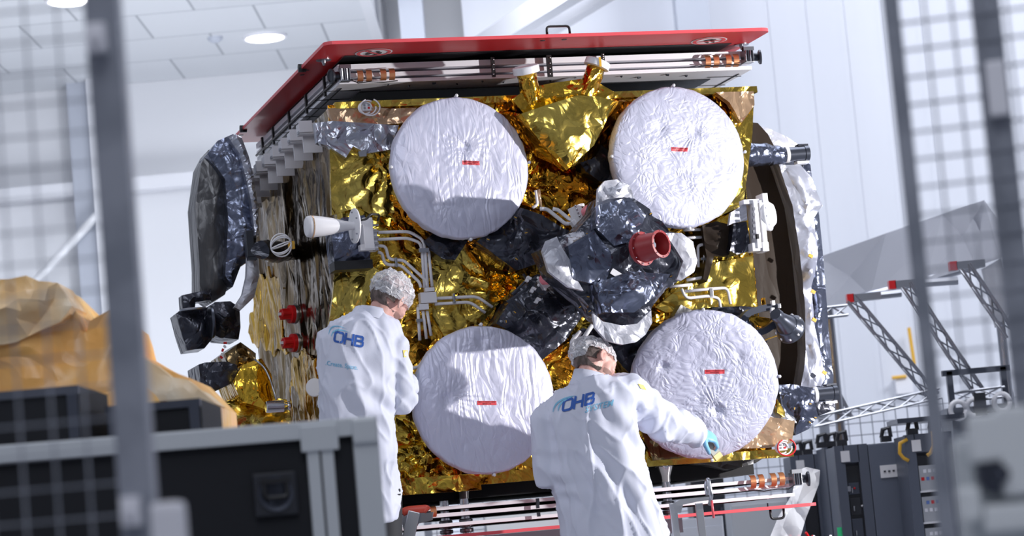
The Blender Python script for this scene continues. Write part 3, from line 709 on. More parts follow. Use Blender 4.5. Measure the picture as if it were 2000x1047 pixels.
# edge strips along the front rim
def strip(name, a, b, wd, m, w0=.03, amp=.008):
    A, B = Vector(a), Vector(b); d = (B-A).normalized(); n = Vector((-d.y, d.x))*wd/2
    return sheet(name, [tuple(A-n), tuple(B-n), tuple(B+n), tuple(A+n)], m, SAT, w0, .06, sp=.018, amp=amp, cs=9)
strip('rim_wrap', (0.03, ZT-.012), (U1, ZT-.012), .035, GOLDB, .05)
strip('rim_wrap', (0.0, ZB), (0.62, ZB-.01), .085, GOLD, .10, .02)
strip('rim_wrap', (0.60, ZB+.005), (1.2, ZB+.005), .06, GOLD, .07, .015)
strip('rim_wrap', (1.55, ZB+.02), (U1, ZB+.01), .045, GOLDB, .05, .008)
strip('rim_wrap', (0.01, ZB), (0.01, ZT-.1), .03, GOLDB, .03)
# peach and silver film near the top left corner
px_sheet('peach_wrap', [(640, 212), (700, 205), (760, 212), (815, 210), (790, 240), (700, 246), (650, 238)], PEACH, .05, thick=.05, amp=.03, cs=7)
px_sheet('silver_wrap', [(615, 240), (650, 236), (740, 242), (778, 245), (774, 290), (715, 300), (690, 285), (676, 308), (640, 285), (620, 278)], SILVER, .08, thick=.06, amp=.03, cs=7, seed=1)
px_sheet('peach_wrap', [(1398, 180), (1472, 178), (1474, 205), (1456, 230), (1448, 240), (1425, 200)], PEACH, .06, thick=.05, amp=.02, cs=8, seed=3)
px_sheet('peach_wrap', [(1490, 812), (1553, 822), (1547, 865), (1500, 875), (1450, 876), (1470, 850)], PEACH, .08, thick=.06, amp=.02, cs=8, seed=4)
px_sheet('silver_wrap', [(1512, 795), (1552, 815), (1556, 826), (1500, 815)], SILVER, .06, thick=.04, amp=.012, cs=9, seed=5)
px_sheet('gold_flap', [(1518, 780), (1534, 805), (1532, 815), (1518, 806)], GOLDB, .09, thick=.03, amp=.005, cs=9)
px_sheet('underside_wrap', [(1340, 905), (1480, 887), (1500, 890), (1475, 905), (1450, 912), (1425, 918), (1380, 908)], GREYF, -.2, thick=.2, amp=.012, cs=8)

# ---------------------------------------------------------------- covered dishes
def dish(cx, cy, R, yaw, pitch, m, pinch, label, stand, tag_xy, seed):
    c = Vector((cx, -.30, cy))
    M = Matrix.Rotation(radians(yaw), 3, 'Z') @ Matrix.Rotation(radians(pitch), 3, 'X')
    nr, ns = 46, 150; rings = []
    prof = [(0.0, .0)]
    for k in range(1, nr+1): prof.append((R*(k/nr)**.9, 0))
    def pt(r, th, wd):
        x, z = r*cos(th), r*sin(th); q = Vector((x, seed, z))
        h = .030*(1-(r/R)**6)
        h += .006*(crumple(q+noise.noise_vector(q*4)*.06, 9)*2-.6)
        for px, pz_, a, n, rr in pinch:
            d = hypot(x-px, z-pz_)
            if d < rr: h += a*(1-d/rr)**1.3*abs(sin(n*atan2(z-pz_, x-px)+noise.noise(q*10)*1.5))*min(1, d/.03) - a*1.2*exp(-(d/.03)**2)
        return Vector((x, -h+wd, z))
    bm = NB(); vr = []
    for r, _ in prof[1:]: vr.append([bm.verts.new(c+M @ pt(r, 2*pi*k/ns, 0)) for k in range(ns)])
    c0 = bm.verts.new(c+M @ pt(0.001, 0, 0))
    for k in range(ns): bm.faces.new((c0, vr[0][k], vr[0][(k+1) % ns]))
    for wd, dr in ((.015, .006), (.04, .008), (.07, .004), (.10, -.008), (.13, -.02), (.135, -.06)):
        row = []
        for k in range(ns):
            th = 2*pi*k/ns; q = Vector((cos(th)*R, seed+wd, sin(th)*R))
            rr = R+dr+.007*(crumple(q, 12)*2-.6)
            row.append(bm.verts.new(c+M @ Vector((rr*cos(th), wd-.004, rr*sin(th)))))
        vr.append(row)
    for a, b in zip(vr[:-1], vr[1:]):
        for k in range(ns): bm.faces.new((a[k], b[k], b[(k+1) % ns], a[(k+1) % ns]))
    bm.faces.new(vr[-1])
    D = ob('dish_cover', bm, m, SAT, smooth=True); D['label'] = label
    bm = NB(); lathe(bm, c+M @ Vector((0, .12, 0)), M @ Vector((0, 1, 0)), [(0, R*.9), (.06, R*.6), (.16, R*.35), (.18, R*.3)], 40)
    ob('dish_mount', bm, BLACKF, SAT, smooth=True)
    # warning label, following the cloth
    L = S(tag_xy[0], tag_xy[1], .33); Mi = M.inverted(); q = Mi @ (L-c)
    bm = NB(); V = []; nx, nz = 16, 3; w_, h_ = tag_xy[2]/370, .0215
    G = [[None]*(nz+1) for _ in range(nx+1)]
    bv = BVHTree.FromPolygons([v.co for v in D.data.vertices], [list(p.vertices) for p in D.data.polygons])
    def on(x, z, o):
        h_ = bv.ray_cast(c+M @ Vector((x, -.5, z)), M @ Vector((0, 1, 0)))
        if h_[0] is not None: return h_[0]-(M @ Vector((0, 1, 0)))*(o-.0105)
        r, th = hypot(x, z), atan2(z, x); p = pt(r, th, 0); return c+M @ Vector((p.x, -.032*(1-(r/R)**6)-.004-o-.004*noise.noise(Vector((x*12, 0, z*12))), p.z))
    an = -.07
    def rot(a, b): return q.x+a*cos(an)-b*sin(an), q.z+a*sin(an)+b*cos(an)
    for i in range(nx+1):
        for j in range(nz+1):
            x, z = rot((i/nx-.5)*w_, (j/nz-.5)*h_); G[i][j] = bm.verts.new(on(x, z, .012))
    for i in range(nx):
        for j in range(nz): bm.faces.new((G[i][j], G[i+1][j], G[i+1][j+1], G[i][j+1]))
    T = ob('warning_label', bm, LABELR, D); T['label'] = 'red warning label with two lines of black print'
    bm = NB()
    for s, dz, sz in (('REMOVE COVER BEFORE FLIGHT', .0045, .0076), ('REMOVE COVER', -.0050, .0076)):
        V, F = text_flat(s, sz, .0001)
        wid = max(v.x for v in V)-min(v.x for v in V); sx = (w_*.9/wid) if dz > 0 else (w_*.9*.5/wid)
        VV = []
        for v in V:
            x, z = rot(v.x*sx, v.y+dz); VV.append(on(x, z, .0132))
        add_vf(bm, VV, F)
    ob('printed_text', bm, INK, D)
    # small fixing clips round the rim
    for th in (radians(88), radians(178), radians(2), radians(272)):
        bm = NB(); p = c+M @ Vector((cos(th)*(R+.012), .0, sin(th)*(R+.012))); ball(bm, p, (.009, .009, .009), seg=8); cyl(bm, p, p+M @ Vector((0, .03, 0)), .005, n=8)
        ob('rim_clip', bm, WHITE, D)
    return D
dish(.607, 3.187, .366, 4, -2, COVER2, [(.02, .10, .010, 11, .22), (-.17, -.20, .008, 9, .2)], 'smooth cover with a big round shadow at its lower left', 0, (920, 318, 35), 1)
dish(1.803, 3.190, .374, 4, -2, COVER, [(.09, .12, .012, 14, .22), (-.10, .15, .008, 9, .16), (.02, -.17, .006, 11, .2)], 'heavily wrinkled brightly lit cover beside the right edge', 0, (1327, 292, 35), 2)
dish(.626, 1.985, .374, 3, 0, COVER2, [(-.21, .02, .011, 13, .2), (0, .3, .008, 9, .22)], 'lower cover crossed by dark shadows, between the two people', 0, (951, 787, 38), 3)
dish(1.823, 1.975, .388, -10, 12, COVER, [(.05, -.13, .014, 16, .26), (-.22, .12, .010, 12, .2), (.18, .15, .006, 9, .2)], 'lower cover that the outstretched gloved hand reaches', 0, (1394, 725, 39), 4)

# ---------------------------------------------------------------- top feed: gold pyramid with two capped horns
def feed():
    top = [S(x, y, .06) for x, y in ((990, 196), (1030, 178), (1120, 163), (1165, 172), (1204, 193))]
    P = [(1018, 222), (1068, 205), (1130, 186), (1168, 188), (1200, 197), (1183, 239), (1160, 284), (1112, 328), (1057, 280)]
    px_sheet('feed_wrap', P, GOLDB, .36, thick=.12, amp=.018, cs=5, bulge=.03, bw=.06, fold=lambda x, y: 0, seed=3)
    a = S(1112, 328, .37); b = [S(1018, 222, .36), S(988, 194, .10)]
    def tri_sheet(name, A, B, C_, m, seed):
        A, B, C_ = Vector(A), Vector(B), Vector(C_); e1 = (B-A).normalized(); n = e1.cross(C_-A).normalized(); e2 = n.cross(e1)
        if n.y > 0: n = -n
        f = (A, e1, e2, n); return sheet(name, [(0, 0), ((B-A).length, 0), ((C_-A).dot(e1), (C_-A).dot(e2))], m, SAT, 0, .02, sp=.017, amp=.022, cs=7, frame=f, seed=seed)
    tri_sheet('feed_side_wrap', S(1018, 222, .36), a, S(985, 215, .05), AMBER, 1)
    tri_sheet('feed_side_wrap', S(985, 215, .05), a, S(1050, 300, .05), AMBER, 2)
    tri_sheet('feed_side_wrap', S(1200, 197, .36), a, S(1235, 200, .05), AMBER, 3)
    tri_sheet('feed_side_wrap', S(1235, 200, .05), a, S(1180, 300, .05), GOLD, 4)
    sheet('feed_top_wrap', [(p.x, p.z) for p in [S(x, y, .2) for x, y in ((992, 200), (1022, 178), (1068, 168), (1125, 160), (1165, 170), (1208, 195), (1170, 200), (1060, 215), (1015, 228))]], GOLD, SAT, .28, .25, sp=.018, amp=.02, cs=7, bulge=.03)
    for (bx, by), (tx, ty), r, g in (((1036, 182), (1023, 134), .052, 1), ((1150, 172), (1166, 123), .050, 2)):
        B, T = S(bx, by, .26), S(tx, ty, .26); d = (T-B).normalized()
        d = (d+Vector((0, -.25 if g == 1 else -.1, 0))).normalized(); T = B+d*(T-B).length
        bm = NB(); foil_tube(bm, [B-d*.05, T-d*.01], [r*1.05, r], n=26, amp=.006, cs=16, sub=14, seed=g); H = ob('horn', bm, GOLD, SAT, auto=40)
        bm = NB(); lathe(bm, T-d*.03, d, [(0, r*1.1), (.004, r*1.36), (.036, r*1.36), (.04, r*1.3), (.042, r*1.15), (.036, r*1.1)], 32)
        c_ = ob('horn_cap', bm, WHITE, H, auto=35); c_['label'] = 'white plastic cap'
        if g == 2:
            bm = NB(); box(bm, T+Vector((-.01, -r*1.37, -.01)), (.012, .003, .05)); ob('tape', bm, YEL, H)
feed()

# ---------------------------------------------------------------- black wrapped boom and engine assembly
def surf(x, y, objs):
    d = ray(x, y); o_ = loc_of(CAM); dl = (loc_of(CAM+d)-o_).normalized(); best = None
    for q in objs:
        b = BVHTree.FromPolygons([v.co for v in q.data.vertices], [list(p.vertices) for p in q.data.polygons]); h = b.ray_cast(o_, dl)
        if h[0] is not None and (best is None or h[3] < best[3]): best = h
    return best
def grommet(p, r=.011, nrm=(0, -1, 0)):
    bm = NB(); lathe(bm, Vector(p)-Vector(nrm)*.004, nrm, [(0, r), (.006, r), (.008, r*.8)], 12)
    g = ob('grommet', bm, GUN, SAT, auto=40)
    bm = NB(); a = rnd.uniform(0, pi); box(bm, Vector(p)+Vector(nrm)*.006, (r*1.3, .003, r*.35), Matrix.Rotation(a, 3, 'Y')); ob('tape_slit', bm, YEL, g)
px_sheet('boom_wrap', [(932, 472), (965, 440), (1007, 403), (1025, 408), (1060, 420), (1099, 445), (1126, 456), (1066, 480), (1059, 512), (1010, 528), (970, 500)], BLACKF, .18, thick=.16, amp=.035, cs=4.5, bulge=.06)
px_sheet('boom_wrap', [(969, 632), (1007, 571), (1050, 535), (1084, 544), (1122, 560), (1165, 594), (1141, 613), (1107, 663), (1057, 705), (1030, 670), (984, 640)], BLACKF, .22, thick=.2, amp=.035, cs=4.5, bulge=.08, seed=2)
px_sheet('boom_wrap', [(828, 472), (855, 447), (885, 458), (914, 470), (889, 508), (866, 506), (839, 487)], BLACKF, .12, thick=.1, amp=.03, cs=7, bulge=.05, seed=3)
px_sheet('boom_wrap', [(1133, 319), (1172, 281), (1197, 300), (1200, 353), (1172, 355), (1145, 335)], BLACKF, .12, thick=.1, amp=.03, cs=7, bulge=.05, seed=4)
px_sheet('boom_wrap', [(1160, 640), (1200, 660), (1262, 648), (1285, 640), (1240, 700), (1230, 730), (1195, 690)], BLACKF, .14, thick=.12, amp=.03, cs=6, bulge=.04, seed=5)
px_sheet('boom_wrap', [(1118, 655), (1140, 640), (1165, 650), (1200, 690), (1180, 712), (1125, 690)], BLACKF, .08, thick=.06, amp=.03, cs=6, bulge=.03, seed=6)
px_sheet('boom_wrap', [(1450, 598), (1475, 600), (1470, 640), (1500, 668), (1450, 640), (1395, 612), (1390, 600)], BLACKF, .10, thick=.08, amp=.02, cs=8, bulge=.03, seed=8)
px_sheet('boom_wrap', [(1330, 595), (1350, 605), (1360, 617), (1315, 620)], GREYF, .20, thick=.08, amp=.01, cs=8, bulge=.02, seed=9)
px_sheet('engine_wrap', [(1059, 486), (1091, 462), (1126, 452), (1145, 430), (1165, 408), (1172, 385), (1205, 372), (1243, 390), (1270, 408), (1278, 432), (1304, 451), (1331, 458), (1345, 500), (1340, 540), (1300, 565), (1285, 584), (1274, 600), (1262, 630), (1240, 640), (1200, 640), (1160, 610), (1140, 585), (1110, 560), (1082, 535)],
         BLACKF, .76, thick=.20, amp=.045, cs=4.2, bulge=.14, bw=.10, seed=11)
px_sheet('engine_skirt', [(1170, 400), (1230, 385), (1262, 420), (1240, 470), (1200, 480), (1165, 445)], NAVYF, .90, thick=.12, amp=.04, cs=6, bulge=.05, seed=12)
px_sheet('engine_skirt', [(1110, 480), (1160, 450), (1200, 500), (1180, 560), (1120, 545)], NAVYF, .87, thick=.10, amp=.04, cs=5, bulge=.05, seed=13)
px_sheet('engine_skirt', [(1160, 555), (1230, 530), (1310, 535), (1290, 570), (1240, 610), (1180, 610)], NAVYF, .89, thick=.12, amp=.045, cs=5, bulge=.05, seed=14)
px_sheet('foil_flap', [(1169, 368), (1182, 353), (1205, 350), (1230, 362), (1240, 388), (1218, 385), (1200, 398), (1165, 420)], WHITEF, .86, thick=.03, amp=.03, cs=9, bulge=.04, seed=1)
px_sheet('foil_flap', [(1060, 490), (1068, 470), (1088, 462), (1096, 480), (1118, 515), (1124, 540), (1140, 568), (1110, 560), (1072, 530)], WHITEF, .86, thick=.03, amp=.022, cs=9, bulge=.05, seed=2)
px_sheet('foil_flap', [(1300, 455), (1331, 455), (1354, 472), (1362, 508), (1356, 531), (1331, 548), (1322, 545), (1335, 510)], WHITEF, .86, thick=.03, amp=.022, cs=9, bulge=.04, seed=3)
px_sheet('foil_flap', [(1159, 612), (1178, 628), (1215, 636), (1245, 632), (1272, 606), (1274, 630), (1262, 653), (1243, 668), (1216, 673), (1185, 665), (1163, 640)], WHITEF, .86, thick=.03, amp=.022, cs=9, bulge=.05, seed=4)
bm = NB(); foil_tube(bm, [S(1215, 500, .05)+Vector((.05, 0, 0)), S(1215, 500, .66)], [.24, .26], n=30, amp=.03, cs=6, sub=14); ob('engine_core_wrap', bm, BLACKF, SAT, auto=38)
for x, y in ((1186, 417), (1222, 407), (1270, 418), (1247, 441), (1193, 470), (1196, 492), (1230, 470), (1210, 465), (1148, 541), (1147, 457), (1194, 580), (1192, 515), (1226, 530), (1240, 542), (1278, 541), (1310, 540), (1148, 580), (1207, 607), (1270, 583), (1151, 608), (1132, 600), (1170, 540), (1310, 512), (1120, 500), (1258, 560)):
    grommet(S(x, y, .80), .010)
for x, y in ((1001, 411), (1027, 455), (953, 468), (1006, 425), (1008, 506)): grommet(S(x, y, .27), .011)
for x, y in ((1005, 610), (988, 628)): grommet(S(x, y, .33), .010)
# paper tag on the skirt
bm = NB(); box(bm, surf(1202, 535, [q for q in SAT.children if q.name.startswith('engine_')])[0]+Vector((0, -.01, 0)), (.055, .004, .030), Matrix.Rotation(radians(35), 3, 'Y')); ob('paper_tag', bm, WHITE, SAT)
# red engine cap
B0, T0 = S(1262, 484, 1.0), S(1296, 474, 1.16); d = (T0-B0).normalized(); d = Vector((.50, -.86, .06)).normalized()
bm = NB(); lathe(bm, B0-d*.05, d, [(0, .074), (.02, .086), (.032, .086), (.033, .072), (.135, .062), (.14, .070), (.15, .070), (.151, .058), (.08, .054)], 44)
CAP = ob('engine_cap', bm, DRED, SAT, auto=35); CAP['label'] = 'dark red protective engine cap'
e1, e2, _ = frame_of(d)
for k in range(10):
    a = 2*pi*k/10; bm = NB(); p = B0-d*.05+d*.032+(e1*cos(a)+e2*sin(a))*.079; cyl(bm, p, p+d*.006, .004, n=8); ob('cap_screw', bm, CHROME, CAP)
for k in range(8):
    a = 2*pi*k/8; bm = NB(); p = B0-d*.05+d*.15+(e1*cos(a)+e2*sin(a))*.064; cyl(bm, p, p+d*.004, .003, n=8); ob('cap_screw', bm, CHROME, CAP)
bm = NB(); cyl(bm, B0+d*.03+e1*.018, B0+d*.07+e1*.022, .015, n=20); ob('cap_plug', bm, GUN, CAP, auto=40)
bm = NB(); q = B0+d*.04; box(bm, q-e2*.02, (.030, .003, .040), Matrix.Rotation(radians(12), 3, 'Z')); cl = ob('cap_label', bm, WHITE, CAP)

# ---------------------------------------------------------------- pipework
def pipe(P, w=.10, r=.0085, m=PIPE, name='pipe'):
    bm = NB(); tube(bm, soften([S(x, y, w) for x, y in P], .03), r, 8); return ob(name, bm, m, SAT, smooth=True)
for P in ([(738, 454), (799, 452), (826, 468), (830, 487), (835, 562)], [(738, 468), (797, 465), (820, 474), (824, 487), (829, 562)],
          [(738, 480), (753, 481), (759, 505), (771, 508), (788, 508), (832, 548), (834, 562)], [(738, 492), (746, 495), (751, 514), (762, 518), (782, 517), (819, 551), (822, 562)],
          [(837, 490), (844, 560)], [(849, 583), (931, 579), (962, 600)], [(849, 594), (918, 590), (948, 611)],
          [(816, 600), (820, 665)], [(826, 607), (833, 662)], [(834, 607), (842, 656)], [(800, 720), (818, 717), (825, 706)], [(800, 736), (822, 730)], [(800, 748), (820, 744)]): pipe(P)
for P in ([(1335, 449), (1376, 448)], [(1335, 465), (1376, 463)], [(1364, 522), (1363, 482), (1368, 478), (1382, 478)], [(1376, 545), (1376, 500), (1381, 492)],
          [(1308, 560), (1352, 556)], [(1331, 564), (1340, 583), (1384, 578), (1405, 583), (1407, 600)], [(1338, 569), (1391, 564), (1421, 562), (1427, 594)], [(1341, 547), (1379, 541)]): pipe(P, .12)
pipe([(1046, 372), (1050, 400), (1040, 406)], .14, .008); pipe([(1052, 370), (1056, 404)], .14, .009, PEACH)
pipe([(1055, 408), (1068, 408), (1104, 437), (1112, 437)], .30, .0105, WHITE); pipe([(1080, 408), (1090, 410), (1112, 428), (1120, 430)], .30, .0105, WHITE)
pipe([(1120, 688), (1116, 668), (1128, 655), (1134, 648)], .34, .013, WHITE); pipe([(1135, 668), (1160, 630)], .36, .012, WHITE)
bm = NB()
box(bm, S(835, 582, .10), (.085, .05, .055)); box(bm, S(826, 600, .10), (.05, .05, .03)); box(bm, S(838, 566, .11), (.05, .03, .02))
ob('pipe_manifold', bm, PIPE, SAT)
for x, y, a, b in ((773, 513, .012, .05), (827, 489, .055, .02), (886, 583, .012, .05), (818, 626, .035, .016), (1388, 572, .02, .045), (1374, 506, .04, .014)):
    bm = NB(); box(bm, S(x, y, .115), (a, .03, b), bev=.002); ob('pipe_clamp', bm, STEEL, SAT)

# ---------------------------------------------------------------- thrusters and brackets
px_sheet('thruster_foil_box', [(648, 452), (668, 425), (712, 420), (726, 460), (722, 520), (655, 528)], NAVYF, .16, thick=.16, amp=.025, cs=7, bulge=.04)
bm = NB(); box(bm, S(686, 520, .14), (.20, .12, .045)); ob('thruster_shelf', bm, BLACK, SAT)
A = S(700, 441, .36); d = Vector((-1, -.10, .02)).normalized()
bm = NB(); lathe(bm, A, d, [(0, .028), (.03, .020), (.07, .026), (.14, .042), (.19, .050), (.25, .056), (.27, .052), (.275, .045)], 32); T = ob('thruster', bm, WHITE, SAT, auto=50)
T['label'] = 'white thruster pointing left'
bm = NB(); lathe(bm, A+d*.245, d, [(0, .0575), (.006, .0575), (.0065, .056)], 32); ob('thruster_band', bm, PEACH, T)
bm = NB(); lathe(bm, A+d*.015, d, [(0, .088), (.006, .090), (.010, .088)], 40); ob('thruster_disc', bm, WHITE, T, auto=40)
for a in range(5):
    bm = NB(); e1, e2, _ = frame_of(d); p = A+d*.025+(e1*cos(a*1.2)+e2*sin(a*1.2))*.07; cyl(bm, p, p+d*.008, .004, n=8); ob('disc_screw', bm, STEEL, T)
bm = NB(); box(bm, S(716, 458, .28), (.05, .10, .16), bev=.004); box(bm, S(728, 470, .26), (.035, .07, .11), bev=.003); box(bm, S(714, 436, .3), (.07, .05, .022)); box(bm, S(716, 484, .3), (.075, .05, .03)); BR = ob('thruster_bracket', bm, WHITE, SAT)
for y in (440, 452, 464, 476, 488):
    bm = NB(); p = S(728, y, .31); cyl(bm, p, p+Vector((.03, 0, 0)), .006, n=8); ob('pipe_fitting', bm, STEEL, BR)
bm = NB(); tube(bm, soften([S(705, 430, .34), S(716, 428, .4), S(724, 418, .40), S(742, 419, .36), S(738, 430, .3)], .03), .006, 8); ob('thruster_cable', bm, BLACK, BR, smooth=True)
# right hand white bracket with disc seen from the side
px_sheet('thruster_foil_box', [(1433, 436), (1458, 432), (1464, 470), (1466, 490), (1440, 497), (1426, 490), (1430, 465)], BLACKF, .22, thick=.20, amp=.02, cs=9, bulge=.03, seed=2)
px_sheet('bracket_wrap', [(1372, 440), (1400, 432), (1430, 440), (1432, 490), (1420, 500), (1395, 500), (1382, 550), (1374, 545), (1380, 500)], BROWN, .16, thick=.15, amp=.03, cs=7, bulge=.04, seed=4)
bm = NB(); box(bm, S(1473, 440, .24), (.024, .10, .26), bev=.003); box(bm, S(1486, 442, .24), (.024, .09, .27), bev=.003); box(bm, S(1488, 389, .24), (.030, .10, .05), bev=.003); box(bm, S(1489, 484, .24), (.036, .10, .05), bev=.003)
box(bm, S(1470, 395, .24), (.13, .07, .024), bev=.003); box(bm, S(1473, 484, .24), (.05, .08, .045), bev=.003)
BR = ob('thruster_bracket', bm, WHITE, SAT)
for y in range(408, 474, 11):
    bm = NB(); p = S(1472, y, .295); box(bm, p, (.012, .012, .016)); ob('connector', bm, STEEL, BR)
bm = NB(); box(bm, S(1479, 462, .29), (.012, .02, .026)); ob('bracket_slot', bm, BLACK, BR)
A = S(1494, 421, .22); d = Vector((1, -.75, .06)).normalized()
bm = NB(); lathe(bm, A, d, [(-.03, .03), (.0, .082), (.015, .088), (.022, .086), (.024, .075), (.05, .055), (.056, .03)], 40); T = ob('thruster', bm, WHITE, SAT, auto=40); T['label'] = 'white round thruster dish facing right'
for a in (-1.2, -.4, .2, .9, 1.6):
    bm = NB(); e1, e2, _ = frame_of(d); p = A+d*.02+(e1*cos(a)+e2*sin(a))*.074; cyl(bm, p, p+d*.012, .007, n=10); ob('disc_screw', bm, WPANEL, T)
px_sheet('bracket_cloth', [(1424, 440), (1428, 415), (1446, 404), (1454, 395), (1458, 402), (1460, 430), (1432, 436)], WHITEF, .24, thick=.03, amp=.01, cs=9, seed=6)
# small central thruster cluster with pink caps
bm = NB(); box(bm, S(1127, 418, .34), (.06, .05, .085), Matrix.Rotation(radians(-20), 3, 'Y'), bev=.004); box(bm, S(1130, 430, .33), (.09, .05, .04), Matrix.Rotation(radians(-35), 3, 'Y'), bev=.004); cyl(bm, S(1137, 398, .34), S(1137, 403, .34), .012, n=12)
T = ob('thruster', bm, WHITE, SAT)
for k in range(5):
    bm = NB(); ball(bm, S(1124+k*2.6, 402+k*6.5, .375), (.006, .006, .006), seg=8); ob('pipe_fitting', bm, STEEL, T)
A = S(1150, 412, .40)
bm = NB(); lathe(bm, A, Vector((.5, -1, .1)), [(-.03, .026), (.0, .034), (.03, .032), (.035, .024)], 24); ob('pink_cap', bm, PINKC, T, auto=40)
bm = NB(); box(bm, A+Vector((.02, -.045, .0)), (.022, .004, .03)); ob('cap_label', bm, WHITE, T)
bm = NB(); box(bm, S(1062, 553, .36), (.045, .04, .06), Matrix.Rotation(radians(-30), 3, 'Y'), bev=.003)
for x, y in ((1051, 543), (1052, 557), (1065, 565)): ball(bm, S(x, y, .38), (.008, .008, .008), seg=8)
T = ob('thruster', bm, WHITE, SAT)
bm = NB(); lathe(bm, S(1068, 544, .42), Vector((.55, -.9, .15)), [(-.03, .026), (.0, .032), (.02, .030), (.025, .022)], 24); ob('pink_cap', bm, PINKC, T, auto=40)
bm = NB(); box(bm, S(1073, 543, .47), (.034, .004, .018), Matrix.Rotation(radians(35), 3, 'Y')); ob('cap_label', bm, WHITE, T)
# connector chain beside it
for k in range(6):
    x, y = 1030+k*4.6, 546+k*10.4
    bm = NB(); R_ = Matrix.Rotation(radians(-60+(k % 2)*20), 3, 'Y'); box(bm, S(x, y, .36), (.026, .022, .016), R_); box(bm, S(x+3, y-3, .37), (.012, .026, .022), R_); ob('connector', bm, DARKM if k % 2 else WHITE, SAT)
for P in ([(1022, 535), (1057, 600)], [(1030, 546), (1000, 575)], [(1036, 560), (990, 590)]):
    bm = NB(); tube(bm, [S(x, y, .33) for x, y in P], .008, 6); ob('connector_rail', bm, DARKM, SAT)
# lower right: black bell nozzle in a curved yoke
A = S(1519, 618, .40); d = (S(1551, 650, .27)-A).normalized()
bm = NB(); lathe(bm, A, d, [(-.03, .030), (-.02, .034), (.0, .036), (.005, .030), (.02, .031), (.03, .036), (.11, .056), (.112, .062), (.15, .080), (.158, .083), (.166, .082)], 44, True)
T = ob('nozzle', bm, GUN, SAT, auto=35); T['label'] = 'dark metal bell nozzle'
e1, e2, _ = frame_of(d)
for k in range(9):
    a = 2*pi*k/9; bm = NB(); p = A+d*.148+(e1*cos(a)+e2*sin(a))*.074; cyl(bm, p, p-d*.014, .006, n=8); ob('nozzle_bolt', bm, WHITE, T)
for P in ([(1446, 628), (1458, 612), (1490, 602), (1512, 600)], [(1472, 652), (1490, 648), (1512, 632), (1516, 618)]):
    bm = NB()
    pts = soften([S(x, y, .24) for x, y in P], .05); rings = []
    for i, p in enumerate(pts):
        t = (pts[min(i+1, len(pts)-1)]-pts[max(0, i-1)]).normalized(); s = t.cross(Vector((0, 1, 0))).normalized()
        rings.append([p+s*.017+Vector((0, -.035, 0)), p-s*.017+Vector((0, -.035, 0)), p-s*.017+Vector((0, .035, 0)), p+s*.017+Vector((0, .035, 0))])
    ringtube(bm, rings); ob('nozzle_yoke', bm, GUN, SAT)
bm = NB(); box(bm, S(1478, 628, .20), (.13, .04, .05), Matrix.Rotation(radians(12), 3, 'Y')); cyl(bm, S(1490, 582, .2), S(1493, 600, .2), .012, n=12); ob('yoke_core', bm, GOLD, SAT)
for x, y in ((1509, 592), (1520, 598), (1508, 606), (1513, 615)):
    bm = NB(); box(bm, S(x, y, .28), (.018, .03, .026), bev=.003); ob('connector', bm, WHITE if y > 600 or x < 1515 else STEEL, SAT)
px_sheet('thruster_foil_box', [(1442, 636), (1458, 620), (1472, 632), (1477, 648), (1466, 654), (1448, 645)], NAVYF, .22, thick=.15, amp=.02, cs=10, bulge=.02, seed=7)
bm = NB(); tube(bm, [S(1486, 668, .22), S(1500, 662, .24), S(1520, 655, .27)], .004, 6); ob('nozzle_cable', bm, YEL, SAT)
# corner connector bundles with looped white cables
def bundle(cx, cy, w, red=False):
    bm = NB(); box(bm, S(cx, cy, w), (.05, .03, .045), bev=.003); H = ob('connector_block', bm, WHITE, SAT)
    for dx, dz in ((-.012, .008), (.01, .008), (-.012, -.008), (.01, -.008)):
        bm = NB(); box(bm, S(cx, cy, w)+Vector((dx, -.017, dz)), (.010, .004, .010)); ob('socket', bm, REDP if dz < 0 and dx > 0 else STEEL, H)
    for k in range(3):
        c = S(cx, cy, w)+Vector((-.01+k*.012, -.02, -.008)); R_ = .036+k*.008
        bm = NB(); tube(bm, [c+Vector((cos(a)*R_, -.006*k, sin(a)*R_*.85)) for a in [2*pi*i/22+k for i in range(20)]], .004, 6); ob('cable_loop', bm, REDP if red and k == 2 else WHITE, H, smooth=True)
bundle(715, 209, .09); bundle(1527, 872, .12, True)
px_sheet('connector_plate', [(700, 296), (716, 291), (716, 305), (702, 306)], STEEL, .13, thick=.03, amp=.0, cs=5)

# ---------------------------------------------------------------- solar panels, above and below
def sheets_stack(zs, zc_cover, top):
    wl = -2.42
    for k, (z0, z1) in enumerate(zs):
        bm = NB(); box(bm, (1.235, 1.23, (z0+z1)/2), (2.32, 2.42, z1-z0), bev=.002)
        pn = ob('solar_panel', bm, WPANEL, SAT)
        if top and k == len(zs)-1:
            bm = NB(); box(bm, (1.235, 1.25, z0-.002), (2.0, 2.0, .006)); ob('carbon_face', bm, BLACKP, pn)
            for x in (.11, 2.36):
                bm = NB(); box(bm, (x, 1.23, z0-.002), (.006, 2.2, .003)); ob('panel_seam', bm, BLACK, pn)
            for j in range(9):
                for x in (.13, 2.30):
                    bm = NB(); box(bm, (x, .2+j*.25, z0-.002), (.20, .007, .003)); ob('panel_seam', bm, BLACK, pn)
            for j in range(14):
                bm = NB(); cyl(bm, (.35+j*.13+rnd.uniform(-.02, .02), .07+(j % 2)*.05, z0-.003), (.35+j*.13, .07+(j % 2)*.05, z0), .008, n=10); ob('panel_inset', bm, DARKM, pn)
        else:
            bm = NB(); box(bm, (1.235, 1.25, z0-.0015), (2.1, 2.2, .003)); ob('carbon_face', bm, BLACKP, pn)
def zat(x, y, w=0): return S(x, y, w).z
ZTOP = [(zat(860, 129), zat(860, 118)), (zat(860, 143.5), zat(860, 135.5)), (zat(860, 156), zat(860, 148.5))]
